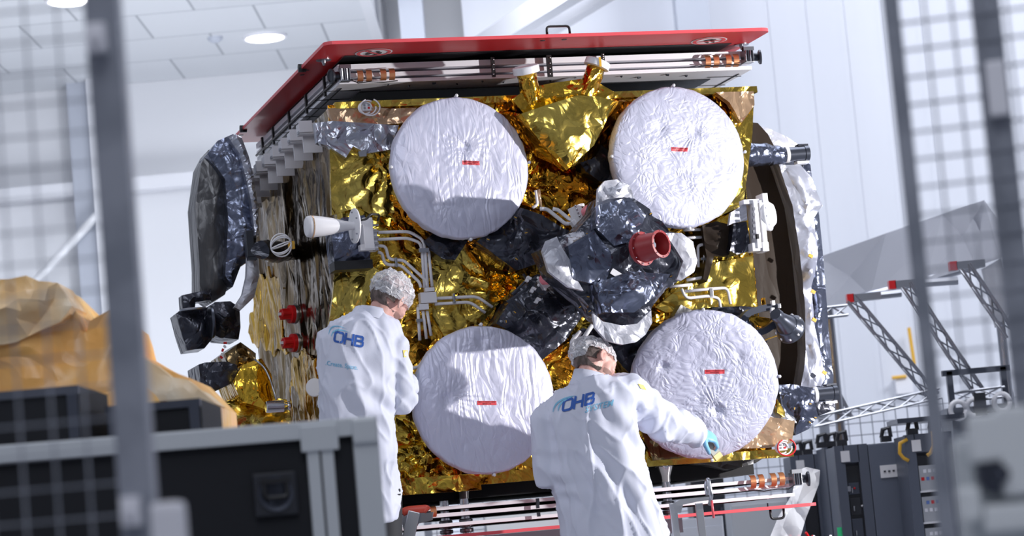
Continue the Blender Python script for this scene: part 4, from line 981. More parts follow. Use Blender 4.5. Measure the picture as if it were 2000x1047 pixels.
ZLOW = [(zat(860, 996.5), zat(860, 989.5)), (zat(860, 1010.5), zat(860, 1003)), (zat(860, 1030), zat(860, 1023))]
sheets_stack(ZTOP, 0, True); sheets_stack(ZLOW, 0, False)
def coils(xs, y0, y1, slope):
    """copper tape springs bridging two panel edges"""
    for x in xs:
        ym = (y0+y1)/2+(x-xs[0])*slope; h = (y1-y0)/2
        c = S(x, ym, .0); R_ = S(x, ym-h, 0).z-c.z; wd = .0155; bm = NB(); rings = []
        for i in range(15):
            a = -pi/2+pi*i/14; rr = R_
            o_, i_ = Vector((0, -cos(a)*rr*.9-.0, sin(a)*rr)), Vector((0, -cos(a)*(rr*.9-.004), sin(a)*(rr-.002)))
            rings.append([c+o_+Vector((-wd, 0, 0)), c+o_+Vector((wd, 0, 0)), c+i_+Vector((wd, 0, 0)), c+i_+Vector((-wd, 0, 0))])
        ringtube(bm, rings); sp_ = ob('hinge_spring', bm, COPPER, SAT, smooth=False)
coils((702, 719, 747, 764), 137, 160, -.055); coils((1380, 1396, 1420, 1435), 108, 133, -.04)
coils((1468, 1484, 1508, 1524), 928, 955, -.10); coils((810, 845), 992, 1014, -.1)
def fitting(x, y, right):
    p = S(x, y, .0); s = 1 if right else -1
    bm = NB(); box(bm, p+Vector((0, -.01, .0)), (.055, .06, .07), bev=.004); box(bm, p+Vector((0, -.03, .04)), (.06, .03, .022)); F_ = ob('hinge_fitting', bm, STEEL, SAT)
    bm = NB(); cyl(bm, p+Vector((s*.03, -.01, 0)), p+Vector((s*.065, -.01, -.003)), .022, n=16); lathe(bm, p+Vector((s*.062, -.012, -.004)), (s, -.25, 0), [(0, .030), (.006, .040), (.016, .040), (.018, .030), (.012, .025)], 24); ob('hinge_wheel', bm, DARKM, F_, auto=40)
    for k in range(4):
        bm = NB(); cyl(bm, p+Vector((-.02+.013*k, -.045, -.03)), p+Vector((-.02+.013*k, -.045, .03)), .004, n=8); ob('hinge_pin', bm, DARKM if k % 2 else CHROME, F_)
    bm = NB(); tube(bm, [p+Vector((-s*.02, -.045, -.03)), p+Vector((-s*.06, -.05, -.05)), p+Vector((-s*.12, -.04, -.045)), p+Vector((-s*.2, -.045, -.05)), p+Vector((-s*.28, -.02, -.04))], .003, 6); ob('hinge_cable', bm, BLACK, F_)
fitting(672, 148, False); fitting(1458, 112, True); fitting(1552, 936, True)
for x, y0, y1 in ((963, 112, 150), (1073, 108, 150), (1177, 105, 120)):
    bm = NB(); a, b = S(x, y0, .012), S(x, y1, .012); box(bm, (a+b)/2, (.018 if x != 1073 else .028, .014, (a-b).length)); cl = ob('panel_clamp', bm, BLACK, SAT)
    for k in range(4):
        bm = NB(); p = b.lerp(a, .12+k*.25); ball(bm, p+Vector((0, -.009, 0)), (.004, .003, .004), seg=8); ob('clamp_screw', bm, CHROME, cl)
for x, y0, y1 in ((1050, 972, 986), (1050, 983, 994), (1052, 1000, 1010)):
    bm = NB(); a, b = S(x, y0, .012), S(x, y1, .012); box(bm, (a+b)/2, (.016, .014, (a-b).length*.8)); ob('panel_clamp', bm, DARKM, SAT)
for y in (.35, .85, 1.35, 1.85, 2.2):
    bm = NB(); box(bm, (.070, y, (ZTOP[0][1]+ZTOP[2][0])/2), (.014, .025, ZTOP[0][1]-ZTOP[2][0])); ob('panel_clamp', bm, BLACK, SAT)
bm = NB(); cyl(bm, (.066, .05, (ZTOP[1][0]+ZTOP[2][1])/2), (.066, 2.4, (ZTOP[1][0]+ZTOP[2][1])/2), .008, n=8); ob('tension_cable', bm, BLACK, SAT)
# posts carrying the body above the lower panels, down to its stand
for x, y, w in ((866, 965, -.35), (905, 960, -.25), (1299, 925, -.3)):
    p = S(x, y, w)
    bm = NB(); cyl(bm, (p.x, p.y, 1.3165), (p.x, p.y, 1.6), .024, n=24); lathe(bm, (p.x, p.y, 1.5), (0, 0, 1), [(0, .026), (.03, .03), (.08, .05), (.085, .05)], 24)
    ps = ob('support_post', bm, CHROME, SAT, auto=40)
    bm = NB()
    for k in range(3): lathe(bm, (p.x, p.y, 1.395-.025*k), (0, 0, -1), [(0, .030), (.004, .036), (.018, .036), (.022, .030)], 24)
    ob('post_collar', bm, STEEL, ps, auto=40)

# ---------------------------------------------------------------- white ribbed shields along the top of the side wall
for k in range(9):
    y = .20+k*.255
    bm = NB()
    box(bm, (-.065, y, 3.50), (.125, .085, .06), bev=.004)
    box(bm, (-.095, y-.05, 3.51), (.07, .012, .06))
    SH = ob('rib_shield', bm, mat('frosted_film', (.80, .80, .86), .35, alpha=.82) if 'frosted_film' not in MATS else MATS['frosted_film'], SAT)
    bm = NB(); box(bm, (-.05, y+.02, 3.425), (.10, .012, .09)); box(bm, (-.05, y+.06, 3.435), (.085, .012, .07)); ob('shield_flap', bm, MATS['frosted_film'], SH)
    bm = NB(); box(bm, (-.125, y-.02, 3.48), (.02, .04, .015)); ob('shield_slot', bm, STEEL, SH)

# ---------------------------------------------------------------- side wall fittings
def redcap(x, y, u):
    p = SU(x, y, u); d = Vector((-1, -.25, .05)).normalized()
    bm = NB(); lathe(bm, p+d*.02, d, [(0, .052), (.02, .052), (.021, .030), (.07, .028), (.075, .024)], 26); R_ = ob('red_cap', bm, REDP, SAT, auto=35)
    e1, e2, _ = frame_of(d)
    for k in range(6):
        a = 2*pi*k/6; bm = NB(); box(bm, p+d*.065+(e1*cos(a)+e2*sin(a))*.028, (.05, .012, .012), Matrix.Rotation(radians(14), 3, 'Z')); ob('cap_lug', bm, REDP, R_)
    bm = NB(); lathe(bm, p, d, [(0, .054), (.015, .056), (.02, .054)], 26); ob('cap_ring', bm, STEEL, R_, auto=35)
    bm = NB(); box(bm, p+d*.098, (.02, .02, .016)); ob('cap_pin', bm, WHITE, R_)
redcap(578, 614, -.02); redcap(582, 670, -.02)
# wire cage antenna
c = SU(560, 478, -.16); bm = NB(); foil_tube(bm, [SU(570, 492, -.0), SU(535, 492, -.20), SU(508, 488, -.34)], [.05, .06, .05], n=18, amp=.012, cs=12); CG = ob('antenna_arm', bm, BLACKF, SAT, auto=40)
c = S(549, 479, .0); c = SU(549, 479, -.28)
for k in range(4):
    a0 = pi*k/4; bm = NB(); pts = []
    for i in range(25):
        a = 2*pi*i/24; v = Vector((cos(a)*.055, 0, sin(a)*.06)); pts.append(c+Matrix.Rotation(a0, 3, Vector((1, -.2, .1)).normalized()) @ v)
    tube(bm, pts, .004, 6); ob('antenna_loop', bm, WHITE, CG, smooth=True)
bm = NB(); box(bm, SU(569, 479, -.22), (.03, .03, .04)); ob('antenna_joint', bm, YEL, CG)
# white round thruster low on the side, half hidden by the person
bm = NB(); p = SU(628, 757, -.05); lathe(bm, p+Vector((-.02, 0, 0)), Vector((-.5, -.8, 0)), [(-.1, .03), (0, .042), (.05, .05), (.056, .046), (.058, .03)], 30); T = ob('thruster', bm, WHITE, SAT, auto=40); T['label'] = 'small white thruster beside the man\'s hip'
# lower left gold box with silver barrel
def qsheet(name, P, m, w, **k): return psheet(name, P, m, SAT, w, **k)
qsheet('side_box_wrap', [(394, 830), (420, 795), (470, 770), (560, 780), (575, 850), (395, 855)], GOLDB, -1.0, thick=.9, amp=.03, cs=4, bulge=.05, seed=21)
qsheet('side_box_wrap', [(455, 745), (475, 712), (510, 700), (530, 730), (540, 790), (520, 800), (475, 785), (465, 770)], SIDEGOLD, -.85, thick=.5, amp=.035, cs=5, bulge=.06, seed=22)
qsheet('side_box_wrap', [(440, 690), (470, 668), (500, 690), (500, 715), (468, 722), (445, 705)], BRONZE, -1.0, thick=.5, amp=.03, cs=6, bulge=.04, seed=23)
qsheet('side_box_wrap', [(395, 800), (400, 826), (440, 822), (425, 775), (405, 780)], PEACH, -.95, thick=.3, amp=.02, cs=12, bulge=.02, seed=24)
qsheet('black_wrap_box', [(388, 712), (400, 708), (440, 706), (462, 712), (466, 728), (450, 750), (419, 765), (394, 766)], BLACKF, -.9, thick=.4, amp=.025, cs=6, bulge=.05, seed=25)
bm = NB(); A, B = S(519, 795, -.55), S(561, 793, -.55); lathe(bm, A, B-A, [(0, .028), (.004, .032), (.095, .032), (.105, .024), (.12, .020), (.122, .026), (.13, .026)], 28); BR = ob('silver_barrel', bm, CHROME, SAT, auto=30)
bm = NB(); tube(bm, soften([S(497, 702, -.75), S(515, 715, -.72), S(528, 740, -.7), S(540, 780, -.6)], .05), .006, 8); ob('barrel_cable', bm, STEEL, BR, smooth=True)
# left stowed reflector: dark grey wrapped back and silver rim
qsheet('reflector_wrap', [(382, 400), (393, 320), (407, 293), (440, 290), (452, 330), (450, 450), (455, 520), (440, 575), (415, 590), (390, 572), (390, 520)], GREYF, -1.45, thick=.3, amp=.03, cs=3.2, bulge=.05, stretch=(1, 1, .4), seed=31, bw=.05)
qsheet('reflector_wrap', [(405, 300), (425, 275), (455, 262), (476, 285), (488, 320), (497, 380), (502, 440), (500, 500), (470, 520), (455, 560), (440, 540), (446, 430), (440, 350)], NAVYF, -1.32, thick=.3, amp=.035, cs=4.2, bulge=.06, seed=32, bw=.05)
qsheet('reflector_rim', [(446, 268), (460, 262), (472, 268), (486, 305), (496, 345), (503, 400), (506, 460), (498, 460), (492, 400), (480, 345), (468, 300)], SILVER, -1.22, thick=.12, amp=.012, cs=9, bulge=.03, bw=.02, seed=33)
qsheet('reflector_rim', [(484, 500), (505, 505), (506, 540), (497, 580), (470, 606), (458, 600), (474, 575), (482, 540)], WHITEF, -1.2, thick=.06, amp=.015, cs=8, bulge=.03, bw=.03, seed=34)
bm = NB(); box(bm, S(487, 477, -1.15), (.045, .06, .15), bev=.004); box(bm, S(492, 500, -1.15), (.05, .05, .05)); ob('reflector_hinge', bm, DARKM, SAT)
# black wrapped pointing mechanism below it
qsheet('pointing_wrap', [(355, 577), (385, 570), (412, 566), (414, 580), (412, 586), (382, 590), (380, 612), (357, 610)], BLACKF, -1.3, thick=.12, amp=.012, cs=9, bulge=.04, bw=.03, seed=41)
qsheet('pointing_wrap', [(345, 612), (352, 606), (404, 604), (412, 625), (416, 660), (400, 680), (366, 684), (356, 655)], BLACKF, -1.25, thick=.25, amp=.025, cs=6, bulge=.08, seed=42)
qsheet('pointing_wrap', [(404, 600), (420, 590), (450, 588), (468, 600), (470, 640), (466, 663), (430, 660), (412, 652)], BLACKF, -1.3, thick=.3, amp=.03, cs=7, bulge=.10, seed=43)
bm = NB(); lathe(bm, S(410, 629, -1.2), (1, 0, 0), [(0, .088), (.004, .092), (.014, .092), (.018, .088)], 32); ob('clamp_ring', bm, GUN, SAT, auto=35)
bm = NB(); p = S(378, 607, -1.2); lathe(bm, p, (0, 0, 1), [(0, .075), (.006, .078), (.012, .075)], 32); ob('clamp_ring', bm, STEEL, SAT, auto=35)
for k in range(5):
    bm = NB(); p = S(436+rnd.uniform(-5, 5), 670+k*7, -1.1); box(bm, p, (.018, .01, .012), Matrix.Rotation(k, 3, 'Y')); ob('red_tie', bm, REDP if k % 2 == 0 else WHITE, SAT)

# ---------------------------------------------------------------- right stowed reflector
psheet('reflector_mirror', [(1425, 235), (1480, 240), (1500, 262), (1530, 320), (1548, 400), (1562, 480), (1573, 580), (1578, 680), (1565, 780), (1540, 800), (1485, 780), (1455, 600)], BROWN, SAT, -.45, thick=.06, amp=.004, cs=3, bulge=.004, bw=.3, stretch=(1, 1, .4), seed=51)
psheet('reflector_rim', [(1520, 318), (1560, 318), (1585, 345), (1606, 402), (1590, 425), (1598, 500), (1585, 560), (1592, 640), (1605, 700), (1612, 740), (1600, 760), (1562, 775), (1574, 690), (1572, 590), (1562, 490), (1548, 400)], RIMF, SAT, -.33, thick=.16, amp=.03, cs=6, bulge=.04, bw=.05, seed=52)
psheet('reflector_wrap', [(1570, 305), (1583, 320), (1588, 360), (1600, 420), (1608, 500), (1614, 580), (1620, 660), (1628, 740), (1615, 800), (1590, 780), (1585, 700), (1575, 560)], NAVYF, SAT, -.55, thick=.25, amp=.02, cs=5, bulge=.04, bw=.05, stretch=(1, 1, .6), seed=53)
psheet('reflector_wrap', [(1458, 262), (1470, 245), (1500, 250), (1540, 268), (1562, 285), (1540, 300), (1470, 300)], WHITEF, SAT, -.50, thick=.2, amp=.02, cs=8, bulge=.03, bw=.05, seed=54)
bm = NB(); foil_tube(bm, [S(1455, 303, -.25), S(1500, 303, -.25), S(1538, 302, -.25)], [.075, .06, .042], n=24, amp=.016, cs=9, sub=12); AR = ob('arm_wrap', bm, NAVYF, SAT, auto=40)
def barrel(x, y, w):
    p = S(x, y, w); d = Vector((1, -.05, .02)).normalized()
    bm = NB(); lathe(bm, p, d, [(0, .040), (.10, .040), (.101, .044), (.125, .044), (.127, .038), (.12, .036)], 36); B_ = ob('hinge_motor', bm, GUN, SAT, auto=35)
    bm = NB(); lathe(bm, p-d*.012, d, [(0, .044), (.006, .046), (.018, .046), (.02, .042)], 36); ob('motor_ring', bm, WHITE, B_, auto=35)
    bm = NB(); box(bm, p+d*.09+Vector((0, .02, -.05)), (.07, .05, .014)); ob('motor_bracket', bm, WHITE, B_)
    bm = NB(); box(bm, p+d*.10+Vector((0, .02, .047)), (.06, .05, .012)); ob('motor_bracket', bm, DARKM, B_)
barrel(1537, 302, -.25); barrel(1592, 771, -.25)
psheet('arm_wrap', [(1520, 752), (1545, 750), (1590, 758), (1592, 790), (1598, 812), (1580, 838), (1555, 850), (1550, 825), (1528, 800)], NAVYF, SAT, -.2, thick=.3, amp=.03, cs=5.5, bulge=.07, seed=55)
psheet('arm_wrap', [(1590, 785), (1630, 788), (1632, 800), (1600, 812)], BLACKF, SAT, -.25, thick=.1, amp=.01, cs=9, bulge=.02, seed=56)
for x, y in ((1551, 798), (1582, 789), (1592, 816), (1581, 825)): grommet(S(x, y, -.11), .010)
for x, y in ((1583, 500), (1588, 570), (1590, 625), (1610, 728)):
    bm = NB(); box(bm, S(x, y, -.26), (.025, .012, .018), Matrix.Rotation(.6, 3, 'Y')); ob('tape', bm, YEL, SAT)

# ================================================================ red guard plates, above and below
def plate(name, z0, th, label):
    P = thing(name, ORG+Vector((0, 0, z0)), label, 'guard plate', rz=PSI)
    a, b, c_, d_ = -.066, U1-.012, -.35, 2.55; r = .05; pts = []
    for cx, cy, s in ((a+r, c_+r, pi), (b-r, c_+r, 1.5*pi), (b-r, d_-r, 0), (a+r, d_-r, .5*pi)):
        for k in range(7): t = s+k*pi/12; pts.append((cx+cos(t)*r, cy+sin(t)*r))
    bm = NB(); prism(bm, [Vector((x, y, 0)) for x, y in pts], (0, 0, th))
    pl = ob('plate_sheet', bm, RED, P)
    if z0 > 2:
        bm = NB(); box(bm, (1.18, 1.08, -.001), (2.16, 2.27, .004)); ob('backing_sheet', bm, BLACKP, P)
    bm = NB(); n = len(pts)
    for i in range(n):
        (x0, y0), (x1, y1) = pts[i], pts[(i+1) % n]
        q = []
        for (x, y) in ((x0, y0), (x1, y1)):
            v = Vector((x-(a+b)/2, y-(c_+d_)/2)).normalized()*.0015; q += [(x+v.x, y+v.y)]
        V = [bm.verts.new((q[0][0], q[0][1], .0005)), bm.verts.new((q[1][0], q[1][1], .0005)), bm.verts.new((q[1][0], q[1][1], th+.001)), bm.verts.new((q[0][0], q[0][1], th+.001))]
        bm.faces.new(V)
    ob('plate_edge', bm, PINKRED, P)
    return P
ZC = 3.84; UP = plate('guard_plate', ZC, .017, 'red guard plate with two round prohibition signs, above the satellite')
def onp(x, y): p = SZ(x, y, ZC); return Vector((p.x, p.y, 0))
def handle(P, c, z, s, wd=.125, h=.055):
    bm = NB(); tube(bm, soften([c+Vector((-wd/2, 0, z)), c+Vector((-wd/2, 0, z+s*h)), c+Vector((wd/2, 0, z+s*h)), c+Vector((wd/2, 0, z))], .02), .0065, 10); ob('handle', bm, BLACK, P, smooth=True)
handle(UP, Vector((1.20, -.29, 0)), .017, 1)
for x, y in ((632, 117), (1448, 87)):
    p = onp(x, y); bm = NB(); lathe(bm, p, (0, 0, -1), [(0, .040), (.004, .040), (.005, .012), (.014, .011), (.03, .006)], 28); ob('fixing_screw', bm, STEEL, UP, auto=40)
for x, y in ((599, 137), (590, 146), (471, 264), (1060, 79), (1102, 77)):
    p = onp(x, y); bm = NB(); cyl(bm, p-Vector((0, 0, .002)), p, .014, n=14); ob('plug_hole', bm, BLACK, UP)
for y in (.28, 2.1):
    bm = NB(); cyl(bm, (-.08, y, .008), (-.04, y, .008), .022, n=14); ob('edge_knob', bm, BLACK, UP, smooth=True)
def sign(x, y, kind):
    c = onp(x, y)+Vector((0, 0, -.002)); R_ = .098
    def disc(r0_, r1_, z, m, name, par):
        bm = NB(); n = 48; A = [bm.verts.new(c+Vector((cos(2*pi*k/n)*r1_, sin(2*pi*k/n)*r1_, z))) for k in range(n)]
        if r0_:
            B = [bm.verts.new(c+Vector((cos(2*pi*k/n)*r0_, sin(2*pi*k/n)*r0_, z))) for k in range(n)]
            for k in range(n): bm.faces.new((A[k], A[(k+1) % n], B[(k+1) % n], B[k]))
        else: bm.faces.new(A)
        return ob(name, bm, m, par)
    D = disc(0, R_, 0, WHITE, 'prohibition_sign', UP)
    disc(R_*.74, R_*.92, -.0015, LABELR, 'sign_ring', D)
    bm = NB()
    def blobp(cx, cy, a, b, ang, n=20):
        bm.faces.new([bm.verts.new(c+Vector((cx+cos(ang)*a*cos(t)-sin(ang)*b*sin(t), cy+sin(ang)*a*cos(t)+cos(ang)*b*sin(t), -.002))) for t in [2*pi*k/n for k in range(n)]])
    if kind == 'steps':
        blobp(-.022, .012, .017, .036, .25); blobp(-.032, -.038, .012, .014, .25); blobp(.026, .022, .017, .036, .25); blobp(.016, -.028, .012, .014, .25)
    else:
        blobp(-.01, .015, .010, .05, -.5); blobp(.018, .0, .010, .052, -.5); blobp(.0, -.03, .03, .014, -.2)
    ob('sign_pictogram', bm, INK, D)
    bm = NB(); a = .8 if kind == 'steps' else -.3; dx, dy = cos(a)*R_*.8, sin(a)*R_*.8; nx, ny = -sin(a)*.008, cos(a)*.008
    bm.faces.new([bm.verts.new(c+Vector((sx*dx+sn*nx, sx*dy+sn*ny, -.003))) for sx, sn in ((-1, -1), (1, -1), (1, 1), (-1, 1))]); ob('sign_slash', bm, LABELR, D)
sign(730, 102, 'steps'); sign(1385, 79, 'hand')
LP = plate('guard_plate', 1.300, .016, 'red guard plate seen edge-on, below the satellite')
p = S(1517, 992, .32); handle(LP, Vector((p.x, -.32, 0)), 0, -1, .075, .05)
bm = NB(); p = S(1510, 985, .3); cyl(bm, (p.x-.03, -.3, .016), (p.x-.03, -.3, .035), .005, n=8); ob('edge_pin', bm, DARKM, LP)

# ================================================================ stand below the picture that carries it
ST = thing('satellite_stand', ORG, 'steel stand on four legs under the satellite', 'stand', rz=PSI)
bm = NB(); box(bm, (1.2, 1.05, 1.258), (1.5, .9, .08)); ob('stand_top', bm, ALU, ST)
for x in (.55, 1.85):
    for y in (.7, 1.4):
        bm = NB(); box(bm, (x, y, .63), (.09, .09, 1.18)); lg = ob('leg', bm, ALU, ST)
        bm = NB(); box(bm, (x, y, .012), (.16, .16, .024)); ob('foot_plate', bm, DARKM, lg)
# ================================================================ the two people
SKIN = mat('skin', (.70, .43, .37), .5, bump=(160, .0008), vary=(7, (.64, .35, .30), (1, 1, 1)))
HAIR = mat('short_hair', (.07, .052, .045), .7, bump=(260, .002), vary=(60, (.16, .12, .11), (1, 1, .4)))
COAT = mat('coat_cloth', (.64, .67, .80), .65, bump=(420, .0006))
TROU = mat('trousers', (.02, .022, .028), .7); SHOE = mat('shoe', (.55, .56, .6), .5)
GLOVE = mat('blue_glove', (.22, .50, .74), .45, bump=(60, .001))
OBLUE = mat('logo_blue', (.02, .10, .42), .6); OCYAN = mat('logo_cyan', (.20, .50, .72), .6); OYEL = mat('patch_yellow', (.85, .66, .10), .5)
def net_mat():
    m = bpy.data.materials.new('hairnet'); nt, b, out = nodes_of(m); N, L = nt.nodes.new, nt.links.new
    tc = N('ShaderNodeTexCoord'); nz = N('ShaderNodeTexNoise'); nz.inputs['Scale'].default_value = 14; L(tc.outputs['Object'], nz.inputs[0])
    sc = N('ShaderNodeVectorMath'); sc.operation = 'MULTIPLY_ADD'; sc.inputs[1].default_value = (.035, .035, .035); L(nz.outputs[1], sc.inputs[0]); L(tc.outputs['Object'], sc.inputs[2])
    pv = None
    for s in (15, 31):
        v = N('ShaderNodeTexVoronoi'); v.feature = 'DISTANCE_TO_EDGE'; v.inputs['Scale'].default_value = s; L(sc.outputs[0], v.inputs[0])
        r = N('ShaderNodeMapRange'); r.inputs[1].default_value = .0; r.inputs[2].default_value = .07; r.inputs[3].default_value = 1; r.inputs[4].default_value = .50; L(v.outputs[0], r.inputs[0])
        if pv:
            mx = N('ShaderNodeMath'); mx.operation = 'MAXIMUM'; L(pv.outputs[0], mx.inputs[0]); L(r.outputs[0], mx.inputs[1]); pv = mx
        else: pv = r
    L(pv.outputs[0], b.inputs['Alpha']); b.inputs['Base Color'].default_value = (.86, .87, .93, 1); b.inputs['Roughness'].default_value = .5
    bp = N('ShaderNodeBump'); bp.inputs['Distance'].default_value = .01; L(pv.outputs[0], bp.inputs['Height']); L(bp.outputs[0], b.inputs['Normal'])
    return m
NETM = net_mat()
def oriented(fwd_, up_):
    f = Vector(fwd_).normalized(); r = f.cross(Vector(up_)).normalized(); u = r.cross(f)
    return Matrix(((r.x, f.x, u.x), (r.y, f.y, u.y), (r.z, f.z, u.z)))      # columns: right, forward, up
def limb(bm, pts, rad, n=14, flat=None):
    pts = [Vector(p) for p in pts]
    A, R_ = [], []
    for i in range(len(pts)-1):
        k = max(2, int((pts[i+1]-pts[i]).length/.03))
        for j in range(k): t = j/k; A.append(pts[i].lerp(pts[i+1], t)); R_.append(rad[i]*(1-t)+rad[i+1]*t)
    A.append(pts[-1]); R_.append(rad[-1])
    tube(bm, A, R_, n)
    for p, r in zip(pts, rad): ball(bm, p, (r, r, r), seg=14)
def loft(bm, rings, n=28):
    """rings: centre, half width vector, half depth vector, squareness"""
    L_ = []
    for c, a, b, e in rings:
        r = []
        for k in range(n):
            t = 2*pi*k/n; ct, st = cos(t), sin(t)
            r.append(Vector(c)+Vector(a)*math.copysign(abs(ct)**e, ct)+Vector(b)*math.copysign(abs(st)**e, st))
        L_.append(r)
    ringtube(bm, L_)
def head_shapes(bm, c, M, k=1.0):
    def P(x, y, z): return c+M @ (Vector((x, y, z))*k)
    def E(x, y, z, a, b_, c_): ball(bm, P(x, y, z), (a*k, b_*k, c_*k), M, 22)
    E(0, -.012, .035, .078, .098, .088); E(0, -.03, -.005, .070, .078, .075)      # cranium, occiput
    E(0, .045, -.01, .062, .050, .070); E(0, .036, -.060, .055, .052, .048)        # face, jaw
    E(0, .076, -.094, .024, .020, .018)                                            # chin
    E(0, .072, .030, .055, .026, .022)                                             # brow
    for s in (-1, 1):
        E(s*.035, .070, -.022, .024, .022, .022)                                    # cheek
        E(s*.031, .083, .006, .013, .010, .009)                                     # eyelids
        E(s*.082, -.002, -.010, .011, .014, .026); tube(bm, [P(s*(.090+.006*cos(a)), -.006-.017*cos(a), -.008+.030*sin(a)) for a in [-1.9+i*.42 for i in range(12)]], .0066*k, 8)
    limb(bm, [P(0, .088, .016), P(0, .112, -.018)], [.008*k, .012*k], 10); E(0, .104, -.026, .017, .013, .010)
    E(0, .088, -.052, .024, .012, .006); E(0, .086, -.062, .021, .012, .007)       # lips
def cap_region(name, c, M, m, parent, keep, off, a, amp=0, voro=0, centre=(0, -.012, .032), seg=110, rough_edge=0):
    """a shell over part of the skull"""
    bm = NB(); r = bmesh.ops.create_uvsphere(bm, u_segments=seg, v_segments=seg*2//3, radius=1)
    kill = []
    for v in r['verts']:
        d = v.co.copy(); p = Vector((d.x*a[0], d.y*a[1], d.z*a[2]))+Vector(centre)
        h = off
        if amp: h += amp*(crumple(Vector(p)*1.0+Vector((3, 1, 2)), 28)*2-.7)+amp*.8*noise.noise(p*30)
        p = p+d*h
        if not keep(p, d): kill.append(v)
        v.co = c+M @ p
    bmesh.ops.delete(bm, geom=kill, context='VERTS')
    return ob(name, bm, m, parent, smooth=True)
def hand_shapes(bm, wrist, d, palm_n, side, curl, k=1.0, spread=.12, thumb=(.5, .5), only=None):
    """palm, four unequal fingers with knuckles, a thumb from the side of the palm. d: hand direction, palm_n: out of the palm, side: towards the thumb"""
    d = d.normalized(); side = (side-d*side.dot(d)).normalized(); pn = d.cross(side)
    if pn.dot(palm_n) < 0: pn = -pn
    W0 = Vector(wrist)
    def q(a, s, n_): return W0+(d*a+side*s+pn*n_)*k
    limb(bm, [q(-.02, 0, 0), q(.02, 0, 0)], [.026*k, .028*k], 14)
    Mx = Matrix(((side.x, d.x, pn.x), (side.y, d.y, pn.y), (side.z, d.z, pn.z)))
    ball(bm, q(.052, .0, 0), (.042*k, .052*k, .017*k), Mx, 20); ball(bm, q(.03, .022, .006), (.020*k, .034*k, .016*k), Mx, 16)
    for j, (s, L_, r) in enumerate(((.030, .088, .0092), (.010, .096, .0095), (-.011, .090, .009), (-.030, .072, .0080))):
        p = q(.088-(.006 if j in (0,) else .012 if j == 3 else 0), s, 0); a = radians(12); dirv = d+side*(s*spread*8)
        dirv.normalize(); pts = [p-dirv*.02*k, p]; ang = 0
        for seg_, fr_ in enumerate((.45, .31, .24)):
            ang += radians(curl[j][seg_]); v = dirv*cos(ang)+pn*sin(ang); pts.append(pts[-1]+v*L_*fr_*k)
        limb(bm, pts, [r*1.05*k, r*1.12*k, r*1.0*k, r*.92*k, r*.78*k], 12)
    t0 = q(.022, .034, .004); v1 = (d*.55+side*.75+pn*thumb[0]).normalized(); v2 = (d*.8+side*.15+pn*thumb[1]).normalized(); v3 = (d*.85-side*.1+pn*thumb[1]*1.3).normalized()
    limb(bm, [t0-v1*.01*k, t0+v1*.030*k, t0+v1*.030*k+v2*.030*k, t0+v1*.030*k+v2*.030*k+v3*.024*k], [.014*k, .0125*k, .0115*k, .009*k], 12)
def on_cloth(bvh, name, polys, m, parent, off=.0035, sub=.012):
    """lay flat pieces (pixel outlines) on the cloth as print"""
    bm = NB()
    for V, F in polys:
        b2 = NB(); add_vf(b2, [Vector((v[0], v[1], 0)) for v in V], F)
        for _ in range(3):
            es = [e for e in b2.edges if e.calc_length() > 5.5]
            if not es: break
            bmesh.ops.subdivide_edges(b2, edges=es, cuts=1)
        bmesh.ops.triangulate(b2, faces=b2.faces)
        b2.verts.index_update(); idx = {}
        for v in b2.verts:
            dr = ray(v.co.x, v.co.y).normalized(); hit = bvh.ray_cast(CAM, dr)
            if hit[0] is not None: idx[v.index] = bm.verts.new(hit[0]-dr*off)
        for f in b2.faces:
            t = [idx.get(v.index) for v in f.verts]
            if all(t):
                try: bm.faces.new(t)
                except ValueError: pass
        b2.free()
    me = bpy.data.meshes.new(name); bm.to_mesh(me); bm.free()
    for v in me.vertices: v.co = v.co-parent_base(parent)
    return link(name, me, m, parent)
BASE = {}
def parent_base(p):
    while p.parent: p = p.parent
    return p.location
def stroke(pts, w, close=False):
    """a pen stroke of width w with mitred corners, as quads"""
    n = len(pts); L_, R_ = [], []
    P2 = [Vector(p) for p in pts]
    for i, p in enumerate(P2):
        a = P2[(i-1) % n] if close or i > 0 else None; b = P2[(i+1) % n] if close or i < n-1 else None
        d1 = (p-a).normalized() if a is not None else (b-p).normalized(); d2 = (b-p).normalized() if b is not None else d1
        nn = Vector((-(d1.y+d2.y), d1.x+d2.x)).normalized(); s = w/2/max(.4, nn.dot(Vector((-d1.y, d1.x))))
        L_.append(p+nn*s); R_.append(p-nn*s)
    V = [tuple(v) for v in L_+R_]; F = []
    for i in range(n if close else n-1): j = (i+1) % n; F.append([i, j, n+j, n+i])
    return V, F
def rr(x0, y0, x1, y1, r=.16, n=4):
    out = []
    for cx, cy, s in ((x1-r, y1-r, 0), (x0+r, y1-r, .5*pi), (x0+r, y0+r, pi), (x1-r, y0+r, 1.5*pi)):
        for k in range(n+1): t = s+k*pi/2/n; out.append((cx+cos(t)*r, cy+sin(t)*r))
    return out
def logo(o, ex, ey, wid, slant):
    """three heavy square letters, O H B; unit box x 0..3.3, y 0..1"""
    o, ex, ey = Vector(o), Vector(ex), Vector(ey)
    def T(p): return o+ex*(p[0]+slant*p[1])+ey*p[1]
    out = []
    w = wid
    def add(pts, close=False):
        V, F = stroke([T(p) for p in pts], w, close); out.append((V, F))
    add(rr(.10, .10, .98, .90, .2), True)
    add([(1.22, 0), (1.22, 1)]); add([(2.0, 0), (2.0, 1)]); add([(1.22, .5), (2.0, .5)])
    add([(2.28, .1)]+[(2.98, .1), (3.1, .2), (3.1, .42), (2.98, .52), (2.28, .52)]+[(2.28, .1)][:0]); add([(2.28, .52), (2.92, .52), (3.02, .62), (3.02, .82), (2.92, .9), (2.28, .9)]); add([(2.30, .02), (2.30, .98)])
    return out
